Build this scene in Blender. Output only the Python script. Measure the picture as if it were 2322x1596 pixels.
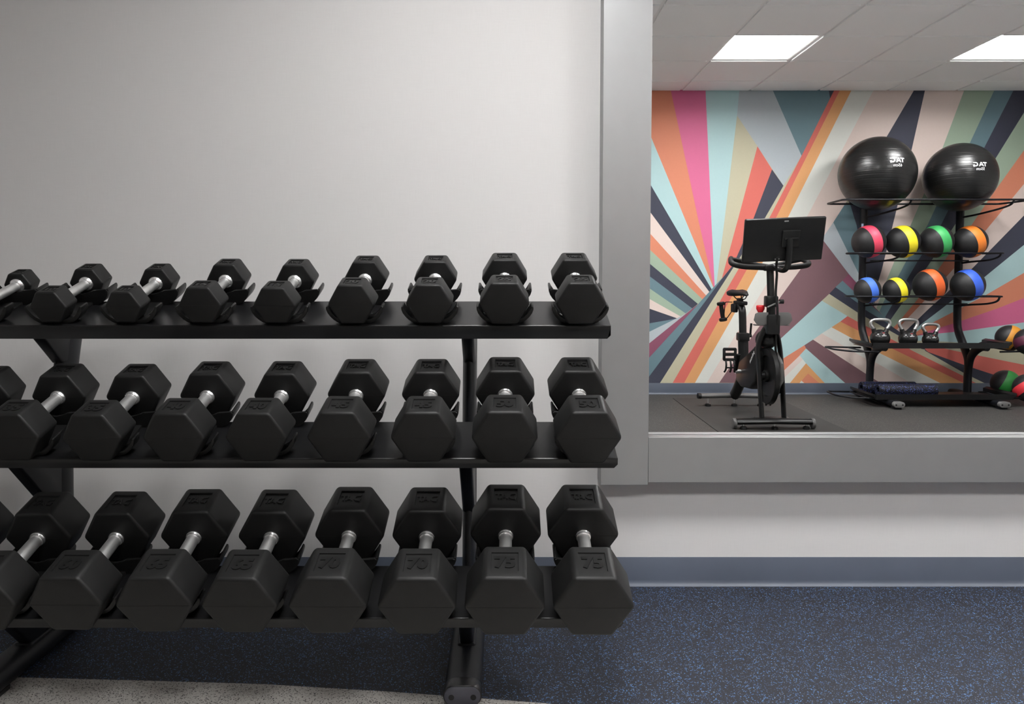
import bpy, bmesh, math, random
from mathutils import Vector, Matrix
random.seed(4)
for o in list(bpy.data.objects): bpy.data.objects.remove(o, do_unlink=True)
scene = bpy.context.scene
C = scene.collection
PI = math.pi

# ------------------------------------------------------------------ camera, world, exposure
EYE = 1.0907; CAM_Y = -2.631; PITCH = math.radians(3.069)
cam_d = bpy.data.cameras.new('camera'); cam = bpy.data.objects.new('camera', cam_d); C.objects.link(cam)
cam_d.sensor_width = 36.0; cam_d.lens = 1737.4 / 2322.0 * 36.0
cam_d.shift_x = (1161.0 - 1144.7) / 2322.0; cam_d.shift_y = (713.7 - 798.0) / 2322.0
cam_d.clip_start = 0.02
cam.location = (0, CAM_Y, EYE); cam.rotation_euler = (PI / 2 - PITCH, 0, 0)
scene.camera = cam
world = bpy.data.worlds.new('world'); scene.world = world; world.use_nodes = True
world.node_tree.nodes['Background'].inputs[0].default_value = (0.5, 0.5, 0.5, 1)
world.node_tree.nodes['Background'].inputs[1].default_value = 0.0     # closed room: no sky light
scene.view_settings.view_transform = 'Standard'; scene.view_settings.look = 'None'
scene.view_settings.exposure = 0.0; scene.view_settings.gamma = 1.0
scene.view_settings.use_curve_mapping = False
LAMP = 46.0            # emission strength of the ceiling light panels

# ------------------------------------------------------------------ materials
def s2l(c):
    c /= 255.0
    return c / 12.92 if c <= 0.04045 else ((c + 0.055) / 1.055) ** 2.4
def rgb(r, g, b): return (s2l(r), s2l(g), s2l(b), 1.0)
MATS = {}
def mat(name, col, rough=0.5, metal=0.0, spec=0.5, bump=None, var=None, emit=None):
    """bump=(scale, strength, distance) noise relief, var=(scale, amount) tone variation"""
    m = bpy.data.materials.new(name); m.use_nodes = True
    nt = m.node_tree; b = nt.nodes['Principled BSDF']
    b.inputs['Base Color'].default_value = col
    b.inputs['Roughness'].default_value = rough; b.inputs['Metallic'].default_value = metal
    b.inputs['Specular IOR Level'].default_value = spec
    tc = nt.nodes.new('ShaderNodeTexCoord')
    if bump:
        n = nt.nodes.new('ShaderNodeTexNoise'); n.inputs['Scale'].default_value = bump[0]; n.inputs['Detail'].default_value = 3
        nt.links.new(tc.outputs['Object'], n.inputs['Vector'])
        bp = nt.nodes.new('ShaderNodeBump'); bp.inputs['Strength'].default_value = bump[1]; bp.inputs['Distance'].default_value = bump[2]
        nt.links.new(n.outputs['Fac'], bp.inputs['Height']); nt.links.new(bp.outputs['Normal'], b.inputs['Normal'])
    if var:
        n = nt.nodes.new('ShaderNodeTexNoise'); n.inputs['Scale'].default_value = var[0]; n.inputs['Detail'].default_value = 4
        nt.links.new(tc.outputs['Object'], n.inputs['Vector'])
        r = nt.nodes.new('ShaderNodeValToRGB')
        a = var[1]
        r.color_ramp.elements[0].position = 0.35; r.color_ramp.elements[1].position = 0.65
        r.color_ramp.elements[0].color = tuple(c * (1 - a) for c in col[:3]) + (1,)
        r.color_ramp.elements[1].color = tuple(min(1, c * (1 + a)) for c in col[:3]) + (1,)
        nt.links.new(n.outputs['Fac'], r.inputs['Fac']); nt.links.new(r.outputs['Color'], b.inputs['Base Color'])
    if emit:
        b.inputs['Emission Color'].default_value = emit[0]; b.inputs['Emission Strength'].default_value = emit[1]
    MATS[name] = m
    return m

def fleck_mat(name, base, flecks, rough=0.6):
    """rubber sheet with flecks: flecks = [(scale, share of cells, reach, colour)]"""
    m = bpy.data.materials.new(name); m.use_nodes = True
    nt = m.node_tree; L = nt.links; b = nt.nodes['Principled BSDF']
    b.inputs['Roughness'].default_value = rough; b.inputs['Specular IOR Level'].default_value = 0.3
    tc = nt.nodes.new('ShaderNodeTexCoord')
    dn = nt.nodes.new('ShaderNodeTexNoise'); dn.inputs['Scale'].default_value = 420; L.new(tc.outputs['Object'], dn.inputs['Vector'])
    vm = nt.nodes.new('ShaderNodeVectorMath'); vm.operation = 'MULTIPLY_ADD'
    L.new(dn.outputs['Color'], vm.inputs[0]); vm.inputs[1].default_value = (0.006, 0.006, 0.0); L.new(tc.outputs['Object'], vm.inputs[2])
    bn = nt.nodes.new('ShaderNodeTexNoise'); bn.inputs['Scale'].default_value = 300; L.new(tc.outputs['Object'], bn.inputs['Vector'])
    br = nt.nodes.new('ShaderNodeValToRGB'); L.new(bn.outputs['Fac'], br.inputs['Fac'])
    br.color_ramp.elements[0].color = tuple(c * 0.7 for c in base[:3]) + (1,); br.color_ramp.elements[1].color = tuple(c * 1.3 for c in base[:3]) + (1,)
    prev = br.outputs['Color']
    for sc, share, reach, colr in flecks:
        v = nt.nodes.new('ShaderNodeTexVoronoi'); v.inputs['Scale'].default_value = sc; L.new(vm.outputs[0], v.inputs['Vector'])
        sp = nt.nodes.new('ShaderNodeSeparateColor'); L.new(v.outputs['Color'], sp.inputs[0])
        g = nt.nodes.new('ShaderNodeMath'); g.operation = 'LESS_THAN'; L.new(sp.outputs[0], g.inputs[0]); g.inputs[1].default_value = share
        d = nt.nodes.new('ShaderNodeMath'); d.operation = 'LESS_THAN'; L.new(v.outputs['Distance'], d.inputs[0]); d.inputs[1].default_value = reach
        mu = nt.nodes.new('ShaderNodeMath'); mu.operation = 'MULTIPLY'; L.new(g.outputs[0], mu.inputs[0]); L.new(d.outputs[0], mu.inputs[1])
        mx = nt.nodes.new('ShaderNodeMix'); mx.data_type = 'RGBA'; L.new(mu.outputs[0], mx.inputs['Factor'])
        L.new(prev, mx.inputs['A']); mx.inputs['B'].default_value = colr
        prev = mx.outputs['Result']
    L.new(prev, b.inputs['Base Color'])
    MATS[name] = m
    return m

def linen_mat(name, col):
    m = bpy.data.materials.new(name); m.use_nodes = True
    nt = m.node_tree; L = nt.links; b = nt.nodes['Principled BSDF']
    b.inputs['Roughness'].default_value = 0.75; b.inputs['Specular IOR Level'].default_value = 0.25
    tc = nt.nodes.new('ShaderNodeTexCoord')
    outs = []
    for s in ((18, 1, 900), (900, 1, 18)):
        mp = nt.nodes.new('ShaderNodeMapping'); mp.inputs['Scale'].default_value = s; L.new(tc.outputs['Object'], mp.inputs['Vector'])
        n = nt.nodes.new('ShaderNodeTexNoise'); n.inputs['Scale'].default_value = 1.0; n.inputs['Detail'].default_value = 2
        L.new(mp.outputs[0], n.inputs['Vector']); outs.append(n.outputs['Fac'])
    ad = nt.nodes.new('ShaderNodeMath'); ad.operation = 'ADD'; L.new(outs[0], ad.inputs[0]); L.new(outs[1], ad.inputs[1])
    hf = nt.nodes.new('ShaderNodeMath'); hf.operation = 'MULTIPLY'; L.new(ad.outputs[0], hf.inputs[0]); hf.inputs[1].default_value = 0.5
    r = nt.nodes.new('ShaderNodeValToRGB'); L.new(hf.outputs[0], r.inputs['Fac'])
    r.color_ramp.elements[0].position = 0.3; r.color_ramp.elements[1].position = 0.7
    r.color_ramp.elements[0].color = tuple(c * 0.965 for c in col[:3]) + (1,); r.color_ramp.elements[1].color = tuple(c * 1.035 for c in col[:3]) + (1,)
    L.new(r.outputs['Color'], b.inputs['Base Color'])
    bp = nt.nodes.new('ShaderNodeBump'); bp.inputs['Strength'].default_value = 0.10; bp.inputs['Distance'].default_value = 0.0004
    L.new(hf.outputs[0], bp.inputs['Height']); L.new(bp.outputs['Normal'], b.inputs['Normal'])
    MATS[name] = m
    return m

linen_mat('wallcovering', (0.60, 0.592, 0.588, 1))
mat('side_wall', (0.68, 0.67, 0.66, 1), 0.8, bump=(60, 0.1, 0.001))
mat('ceiling_tile', (0.92, 0.925, 0.925, 1), 0.9, bump=(350, 0.35, 0.002), var=(400, 0.06))
mat('ceiling_grid', (0.86, 0.86, 0.85, 1), 0.5, var=(5, 0.02))
mat('plenum', (0.2, 0.2, 0.2, 1), 0.9, var=(5, 0.05))
mat('lamp_white', (0.8, 0.8, 0.8, 1), 0.5, var=(5, 0.01))
mat('lamp_panel', (0.9, 0.9, 0.9, 1), 0.5, emit=((1.0, 0.992, 0.982, 1), LAMP))
mat('base_vinyl', rgb(80, 87, 100), 0.42, bump=(20, 0.05, 0.002), var=(3, 0.08))
fleck_mat('rubber_blue', rgb(38, 39, 45), [(255, 0.18, 0.38, rgb(92, 134, 186)), (390, 0.16, 0.38, rgb(76, 106, 150)), (400, 0.04, 0.38, rgb(140, 155, 175))])
fleck_mat('rubber_light', rgb(172, 169, 164), [(260, 0.26, 0.45, rgb(52, 50, 48)), (380, 0.18, 0.45, rgb(90, 86, 82))])
fleck_mat('rubber_grey', rgb(58, 57, 56), [(170, 0.22, 0.42, rgb(104, 101, 97)), (250, 0.2, 0.42, rgb(88, 86, 85))])
mat('exercise_mat', rgb(48, 47, 46), 0.7, bump=(180, 0.3, 0.001), var=(9, 0.06))
mat('rubber_head', (0.0075, 0.0075, 0.0075, 1), 0.47, spec=0.28, bump=(900, 0.22, 0.0006), var=(30, 0.10))
mat('rubber_mark', (0.0075, 0.0075, 0.0075, 1), 0.40, spec=0.22, var=(40, 0.05))
mat('saddle_plastic', (0.008, 0.008, 0.008, 1), 0.36, spec=0.28, bump=(500, 0.05, 0.0005), var=(20, 0.06))
mat('powder_black', (0.0065, 0.0065, 0.007, 1), 0.29, spec=0.45, bump=(1500, 0.12, 0.0003), var=(20, 0.05))
mat('tube_black', (0.006, 0.0065, 0.009, 1), 0.42, spec=0.32, var=(8, 0.05))
mat('cap_pale', rgb(112, 111, 110), 0.5, var=(20, 0.05))
mat('cap_grey', rgb(62, 62, 70), 0.5, var=(20, 0.05))
mat('hole_black', (0.004, 0.004, 0.004, 1), 0.6, var=(20, 0.05))
mat('steel_satin', (0.74, 0.74, 0.735, 1), 0.42, metal=0.92, bump=(700, 0.12, 0.0004), var=(25, 0.08))
mat('chrome', (0.93, 0.93, 0.93, 1), 0.26, metal=0.9, var=(30, 0.03))
mat('kettle_steel', (0.72, 0.72, 0.71, 1), 0.28, metal=1.0, var=(30, 0.03))
mat('frame_silver', (0.325, 0.33, 0.332, 1), 0.42, metal=0.75, spec=0.5, var=(14, 0.015))
mat('mirror_silver', (0.90, 0.905, 0.905, 1), 0.0, metal=1.0)
mat('bike_black', (0.008, 0.008, 0.008, 1), 0.34, spec=0.3, var=(12, 0.08))
mat('bike_matt', (0.006, 0.006, 0.006, 1), 0.55, spec=0.3, var=(12, 0.08))
mat('bike_grey', rgb(92, 91, 90), 0.45, var=(12, 0.05))
mat('knob_red', rgb(205, 30, 40), 0.35, var=(30, 0.05))
mat('red_plastic', rgb(190, 35, 30), 0.4, var=(30, 0.05))
mat('print_white', rgb(225, 225, 225), 0.55, var=(30, 0.02))
mat('print_red', rgb(200, 60, 60), 0.55, var=(30, 0.02))
mat('print_grey', rgb(140, 140, 138), 0.55, var=(30, 0.02))
mat('print_dark', rgb(40, 40, 40), 0.55, var=(30, 0.02))
mat('sticker_blue', rgb(170, 185, 215), 0.5, var=(30, 0.02))
mat('ball_vinyl', (0.009, 0.009, 0.009, 1), 0.30, spec=0.5, var=(5, 0.05))
mat('ball_black', (0.012, 0.012, 0.013, 1), 0.50, bump=(350, 0.35, 0.0012), var=(30, 0.08))
mat('kettle_vinyl', (0.010, 0.010, 0.010, 1), 0.22, spec=0.5, var=(10, 0.05))
for nm, c in dict(pink=(226, 70, 98), yellow=(240, 222, 40), green=(62, 168, 92), orange=(232, 128, 45), blue=(70, 118, 222), tangerine=(226, 100, 45), royal=(58, 100, 215), amber=(205, 138, 42), maroon=(86, 34, 56), leaf=(42, 132, 56), red=(205, 48, 58)).items():
    mat('band_' + nm, rgb(*c), 0.5, bump=(300, 0.2, 0.001), var=(20, 0.05))
fleck_mat('roller_foam', rgb(16, 16, 20), [(170, 0.20, 0.42, rgb(95, 112, 180)), (260, 0.18, 0.42, rgb(60, 70, 130))], 0.5)
MURAL_COL = dict(salmon=(212, 134, 106), magenta=(212, 108, 148), aqua=(176, 206, 208), tan=(190, 185, 160), coral=(208, 108, 98),
                 navy=(64, 66, 80), pink=(224, 206, 198), green=(160, 178, 158), slate=(106, 132, 141), plum=(140, 82, 104), grey=(178, 186, 191),
                 orange=(218, 160, 108), cream=(222, 223, 216), mauve=(126, 95, 101))
for nm, c in MURAL_COL.items(): mat('mural_' + nm, rgb(*c), 0.6, spec=0.3, bump=(700, 0.03, 0.0004), var=(60, 0.008))

# ball ribs: fine rings round the ball's own axis
m = MATS['ball_vinyl']; nt = m.node_tree
tc = nt.nodes.new('ShaderNodeTexCoord'); wv = nt.nodes.new('ShaderNodeTexWave'); wv.wave_type = 'BANDS'; wv.bands_direction = 'Z'
wv.inputs['Scale'].default_value = 9.0; wv.inputs['Distortion'].default_value = 0.6; wv.inputs['Detail'].default_value = 1.0
rr = nt.nodes.new('ShaderNodeValToRGB'); rr.color_ramp.elements[0].position = 0.0; rr.color_ramp.elements[1].position = 0.12
bb = nt.nodes.new('ShaderNodeBump'); bb.inputs['Strength'].default_value = 0.22; bb.inputs['Distance'].default_value = 0.003
nt.links.new(tc.outputs['Object'], wv.inputs['Vector']); nt.links.new(wv.outputs['Fac'], rr.inputs['Fac'])
nt.links.new(rr.outputs['Color'], bb.inputs['Height']); nt.links.new(bb.outputs['Normal'], nt.nodes['Principled BSDF'].inputs['Normal'])

# ------------------------------------------------------------------ helpers
def tag(o, label=None, cat=None, group=None, kind=None):
    if label: o['label'] = label
    if cat: o['category'] = cat
    if group: o['group'] = group
    if kind: o['kind'] = kind
    return o
def empty(name, loc=(0, 0, 0), rot=(0, 0, 0)):
    o = bpy.data.objects.new(name, None); C.objects.link(o); o.empty_display_size = 0.05
    o.location = loc; o.rotation_euler = rot
    return o
def link(name, me, parent=None, loc=(0, 0, 0), rot=(0, 0, 0)):
    o = bpy.data.objects.new(name, me); C.objects.link(o); o.parent = parent; o.location = loc; o.rotation_euler = rot
    return o
def to_mesh(bm, name, mt, smooth=None):
    """smooth: None flat, else auto-smooth angle in degrees"""
    bmesh.ops.recalc_face_normals(bm, faces=bm.faces)
    me = bpy.data.meshes.new(name)
    if smooth is not None:
        lim = math.radians(smooth)
        for f in bm.faces: f.smooth = True
        for e in bm.edges:
            if len(e.link_faces) == 2 and e.calc_face_angle(0) > lim: e.smooth = False
    bm.to_mesh(me); bm.free()
    for x in (mt if isinstance(mt, (list, tuple)) else [mt]): me.materials.append(MATS[x])
    return me
def add_box(bm, x0, x1, y0, y1, z0, z1, bev=0.0, seg=2, M=None):
    vs = [bm.verts.new((x, y, z)) for x in (x0, x1) for y in (y0, y1) for z in (z0, z1)]
    fs = [bm.faces.new([vs[i] for i in q]) for q in ((0, 1, 3, 2), (4, 6, 7, 5), (0, 4, 5, 1), (2, 3, 7, 6), (0, 2, 6, 4), (1, 5, 7, 3))]
    es = list({e for f in fs for e in f.edges})
    geo = set(vs)
    if bev > 0:
        r = bmesh.ops.bevel(bm, geom=es, offset=bev, segments=seg, affect='EDGES', profile=0.5)
        geo |= set(r['verts'])
    if M is not None:
        bmesh.ops.transform(bm, matrix=M, verts=[v for v in geo if v.is_valid])
def add_prism(bm, pts, a0, a1, axis, bev=0.0, seg=2):
    """polygon pts in the plane across `axis`, extruded a0..a1; axis X: pts=(y,z), Y: (x,z), Z: (x,y)"""
    def P(p, a): return {'X': (a, p[0], p[1]), 'Y': (p[0], a, p[1]), 'Z': (p[0], p[1], a)}[axis]
    A = [bm.verts.new(P(p, a0)) for p in pts]; B = [bm.verts.new(P(p, a1)) for p in pts]
    n = len(pts); fs = [bm.faces.new(A), bm.faces.new(B)]
    for i in range(n): fs.append(bm.faces.new((A[i], A[(i + 1) % n], B[(i + 1) % n], B[i])))
    if bev > 0:
        es = list({e for f in fs[:2] for e in f.edges})
        bmesh.ops.bevel(bm, geom=es, offset=bev, segments=seg, affect='EDGES', profile=0.5)
def add_lathe(bm, prof, axis='Z', n=24, c=(0, 0, 0), cap=True, M=None):
    """prof = [(r, h)], revolved about axis through c"""
    rings = []
    def P(r, h, a):
        u, v = r * math.cos(a), r * math.sin(a)
        p = {'Z': (u, v, h), 'Y': (u, h, v), 'X': (h, u, v)}[axis]
        q = Vector((p[0] + c[0], p[1] + c[1], p[2] + c[2]))
        return M @ q if M is not None else q
    for r, h in prof:
        if r < 1e-6: rings.append([bm.verts.new(P(0, h, 0))])
        else: rings.append([bm.verts.new(P(r, h, 2 * PI * i / n)) for i in range(n)])
    for a, b in zip(rings[:-1], rings[1:]):
        if len(a) == 1 and len(b) == 1: continue
        for i in range(n):
            j = (i + 1) % n
            if len(a) == 1: bm.faces.new((a[0], b[i], b[j]))
            elif len(b) == 1: bm.faces.new((a[i], a[j], b[0]))
            else: bm.faces.new((a[i], a[j], b[j], b[i]))
    if cap:
        for r in (rings[0], rings[-1]):
            if len(r) > 2: bm.faces.new(r)
def smooth_path(pts, sub=6, closed=False):
    P = [Vector(p) for p in pts]; out = []; n = len(P)
    rng = range(n) if closed else range(n - 1)
    for i in rng:
        p1, p2 = P[i], P[(i + 1) % n]
        p0 = P[i - 1] if (closed or i > 0) else p1 + (p1 - p2)
        p3 = P[(i + 2) % n] if (closed or i + 2 < n) else p2 + (p2 - p1)
        for k in range(sub):
            t = k / sub
            out.append(0.5 * ((2 * p1) + (p2 - p0) * t + (2 * p0 - 5 * p1 + 4 * p2 - p3) * t * t + (3 * p1 - p0 - 3 * p2 + p3) * t ** 3))
    if not closed: out.append(P[-1])
    return out
def round_path(pts, r, closed=False, seg=4):
    """polyline with filleted corners"""
    P = [Vector(p) for p in pts]; n = len(P); out = []
    for i in range(n):
        if not closed and i in (0, n - 1): out.append(P[i]); continue
        a, b, c = P[i - 1], P[i], P[(i + 1) % n]
        d1, d2 = (a - b), (c - b)
        rr = min(r, d1.length * 0.45, d2.length * 0.45)
        s, e = b + d1.normalized() * rr, b + d2.normalized() * rr
        for k in range(seg + 1):
            t = k / seg; out.append(s * (1 - t) ** 2 + b * 2 * t * (1 - t) + e * t * t)
    return out
def add_tube(bm, path, r, n=10, closed=False, ry=None, up=None, cap=True):
    """sweep a circle (or an ellipse r across, ry along the up-ish side) down a path; r may be a list"""
    P = [Vector(p) for p in path]; m = len(P); rings = []
    ref = Vector(up) if up else None
    prev = None
    for i in range(m):
        if closed: t = P[(i + 1) % m] - P[i - 1]
        else: t = P[min(i + 1, m - 1)] - P[max(i - 1, 0)]
        t.normalize()
        if ref is not None: s = t.cross(ref)
        elif prev is None:
            s = t.cross(Vector((0, 0, 1)) if abs(t.z) < 0.9 else Vector((1, 0, 0)))
        else: s = prev - t * prev.dot(t)
        s.normalize(); w = s.cross(t); prev = s
        ra = r[i] if isinstance(r, (list, tuple)) else r
        rb = ra if ry is None else (ry[i] if isinstance(ry, (list, tuple)) else ry)
        rings.append([bm.verts.new(P[i] + s * ra * math.cos(2 * PI * k / n) + w * rb * math.sin(2 * PI * k / n)) for k in range(n)])
    for i in range(m if closed else m - 1):
        a, b = rings[i], rings[(i + 1) % m]
        for k in range(n): bm.faces.new((a[k], a[(k + 1) % n], b[(k + 1) % n], b[k]))
    if cap and not closed: bm.faces.new(rings[0]); bm.faces.new(rings[-1])
def part(name, mt, parent, fn, smooth=None, loc=(0, 0, 0), rot=(0, 0, 0)):
    bm = bmesh.new(); fn(bm)
    return link(name, to_mesh(bm, name, mt, smooth), parent, loc, rot)
def text_geo(s, size, bold=0.0):
    """flat text as (verts, faces), centred on the origin, x right, y up"""
    cu = bpy.data.curves.new('text', 'FONT'); cu.body = s; cu.size = size; cu.offset = bold
    cu.align_x = 'CENTER'; cu.align_y = 'CENTER'; cu.resolution_u = 3
    ob = bpy.data.objects.new('text', cu); C.objects.link(ob)
    dg = bpy.context.evaluated_depsgraph_get(); dg.update()
    me = bpy.data.meshes.new_from_object(ob.evaluated_get(dg))
    V = [tuple(v.co) for v in me.vertices]; F = [tuple(p.vertices) for p in me.polygons]
    bpy.data.objects.remove(ob); bpy.data.meshes.remove(me); bpy.data.curves.remove(cu)
    xs = [v[0] for v in V]; ys = [v[1] for v in V]
    cx, cy = (min(xs) + max(xs)) / 2, (min(ys) + max(ys)) / 2
    return [(x - cx, y - cy) for x, y, z in V], F, max(xs) - min(xs), max(ys) - min(ys)
def logo_geo(w, h):
    """the three wide letters of the maker's mark as convex pieces, w x h, centred"""
    T = [[(0, 1), (1.0, 1), (1.0, .74), (0, .74)], [(.37, .74), (.63, .74), (.63, 0), (.37, 0)]]
    A = [[(.80, 0), (1.10, 0), (1.52, 1), (1.30, 1)], [(1.52, 1), (1.30, 1), (1.72, 0), (2.02, 0)], [(1.13, .2), (1.70, .2), (1.60, .42), (1.22, .42)]]
    G = [[(2.55, 1), (3.30, 1), (3.20, .80), (2.60, .76)], [(2.55, 1), (2.60, .76), (2.40, .62), (2.20, .78)], [(2.20, .78), (2.40, .62), (2.40, .40), (2.15, .24)],
         [(2.15, .24), (2.40, .40), (2.60, .24), (2.50, 0)], [(2.50, 0), (2.60, .24), (3.0, .26), (3.05, -.06)], [(2.86, .44), (3.32, .40), (3.18, -.16), (2.98, .02)]]
    V = []; F = []
    for q in T + A + G:
        k = len(V); F.append(tuple(range(k, k + 4)))
        for x, y in q: V.append(((x / 3.32 - 0.5) * w, (y - 0.45) * h))
    return V, F
def add_relief(bm, V, F, z0, z1, M=None):
    """letters standing up from z0 to z1"""
    lo = [bm.verts.new((x, y, z0)) for x, y in V]; hi = [bm.verts.new((x, y, z1)) for x, y in V]
    cnt = {}
    for f in F:
        try: bm.faces.new([hi[i] for i in f])
        except ValueError: pass
        for a, b in zip(f, f[1:] + f[:1]): cnt[frozenset((a, b))] = cnt.get(frozenset((a, b)), 0) + 1
    for f in F:
        for a, b in zip(f, f[1:] + f[:1]):
            if cnt[frozenset((a, b))] == 1: bm.faces.new((hi[a], hi[b], lo[b], lo[a]))
    if M is not None: bmesh.ops.transform(bm, matrix=M, verts=lo + hi)
def add_decal_on_sphere(bm, V, F, r, d, up=(0, 0, 1), off=(0, 0)):
    """flat shapes wrapped on a sphere of radius r about the origin, centred on direction d, readable from outside"""
    d = Vector(d).normalized(); right = Vector(up).cross(d).normalized(); u = d.cross(right)
    tmp = bmesh.new(); vs = [tmp.verts.new((x + off[0], y + off[1], 0)) for x, y in V]
    for f in F:
        try: tmp.faces.new([vs[i] for i in f])
        except ValueError: pass
    bmesh.ops.triangulate(tmp, faces=tmp.faces[:]); bmesh.ops.subdivide_edges(tmp, edges=tmp.edges[:], cuts=2, use_grid_fill=True)
    mp = {}
    for v in tmp.verts:
        p = d * r + right * v.co.x + u * v.co.y
        mp[v] = bm.verts.new(p.normalized() * r)
    for f in tmp.faces: bm.faces.new([mp[v] for v in f.verts])
    tmp.free()
def struct(name, me, label, parent=None):
    o = link(name, me, parent); tag(o, label, kind='structure'); return o
def box_mesh(name, mt, *a, bev=0.0):
    bm = bmesh.new(); add_box(bm, *a, bev=bev); return to_mesh(bm, name, mt)
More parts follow.
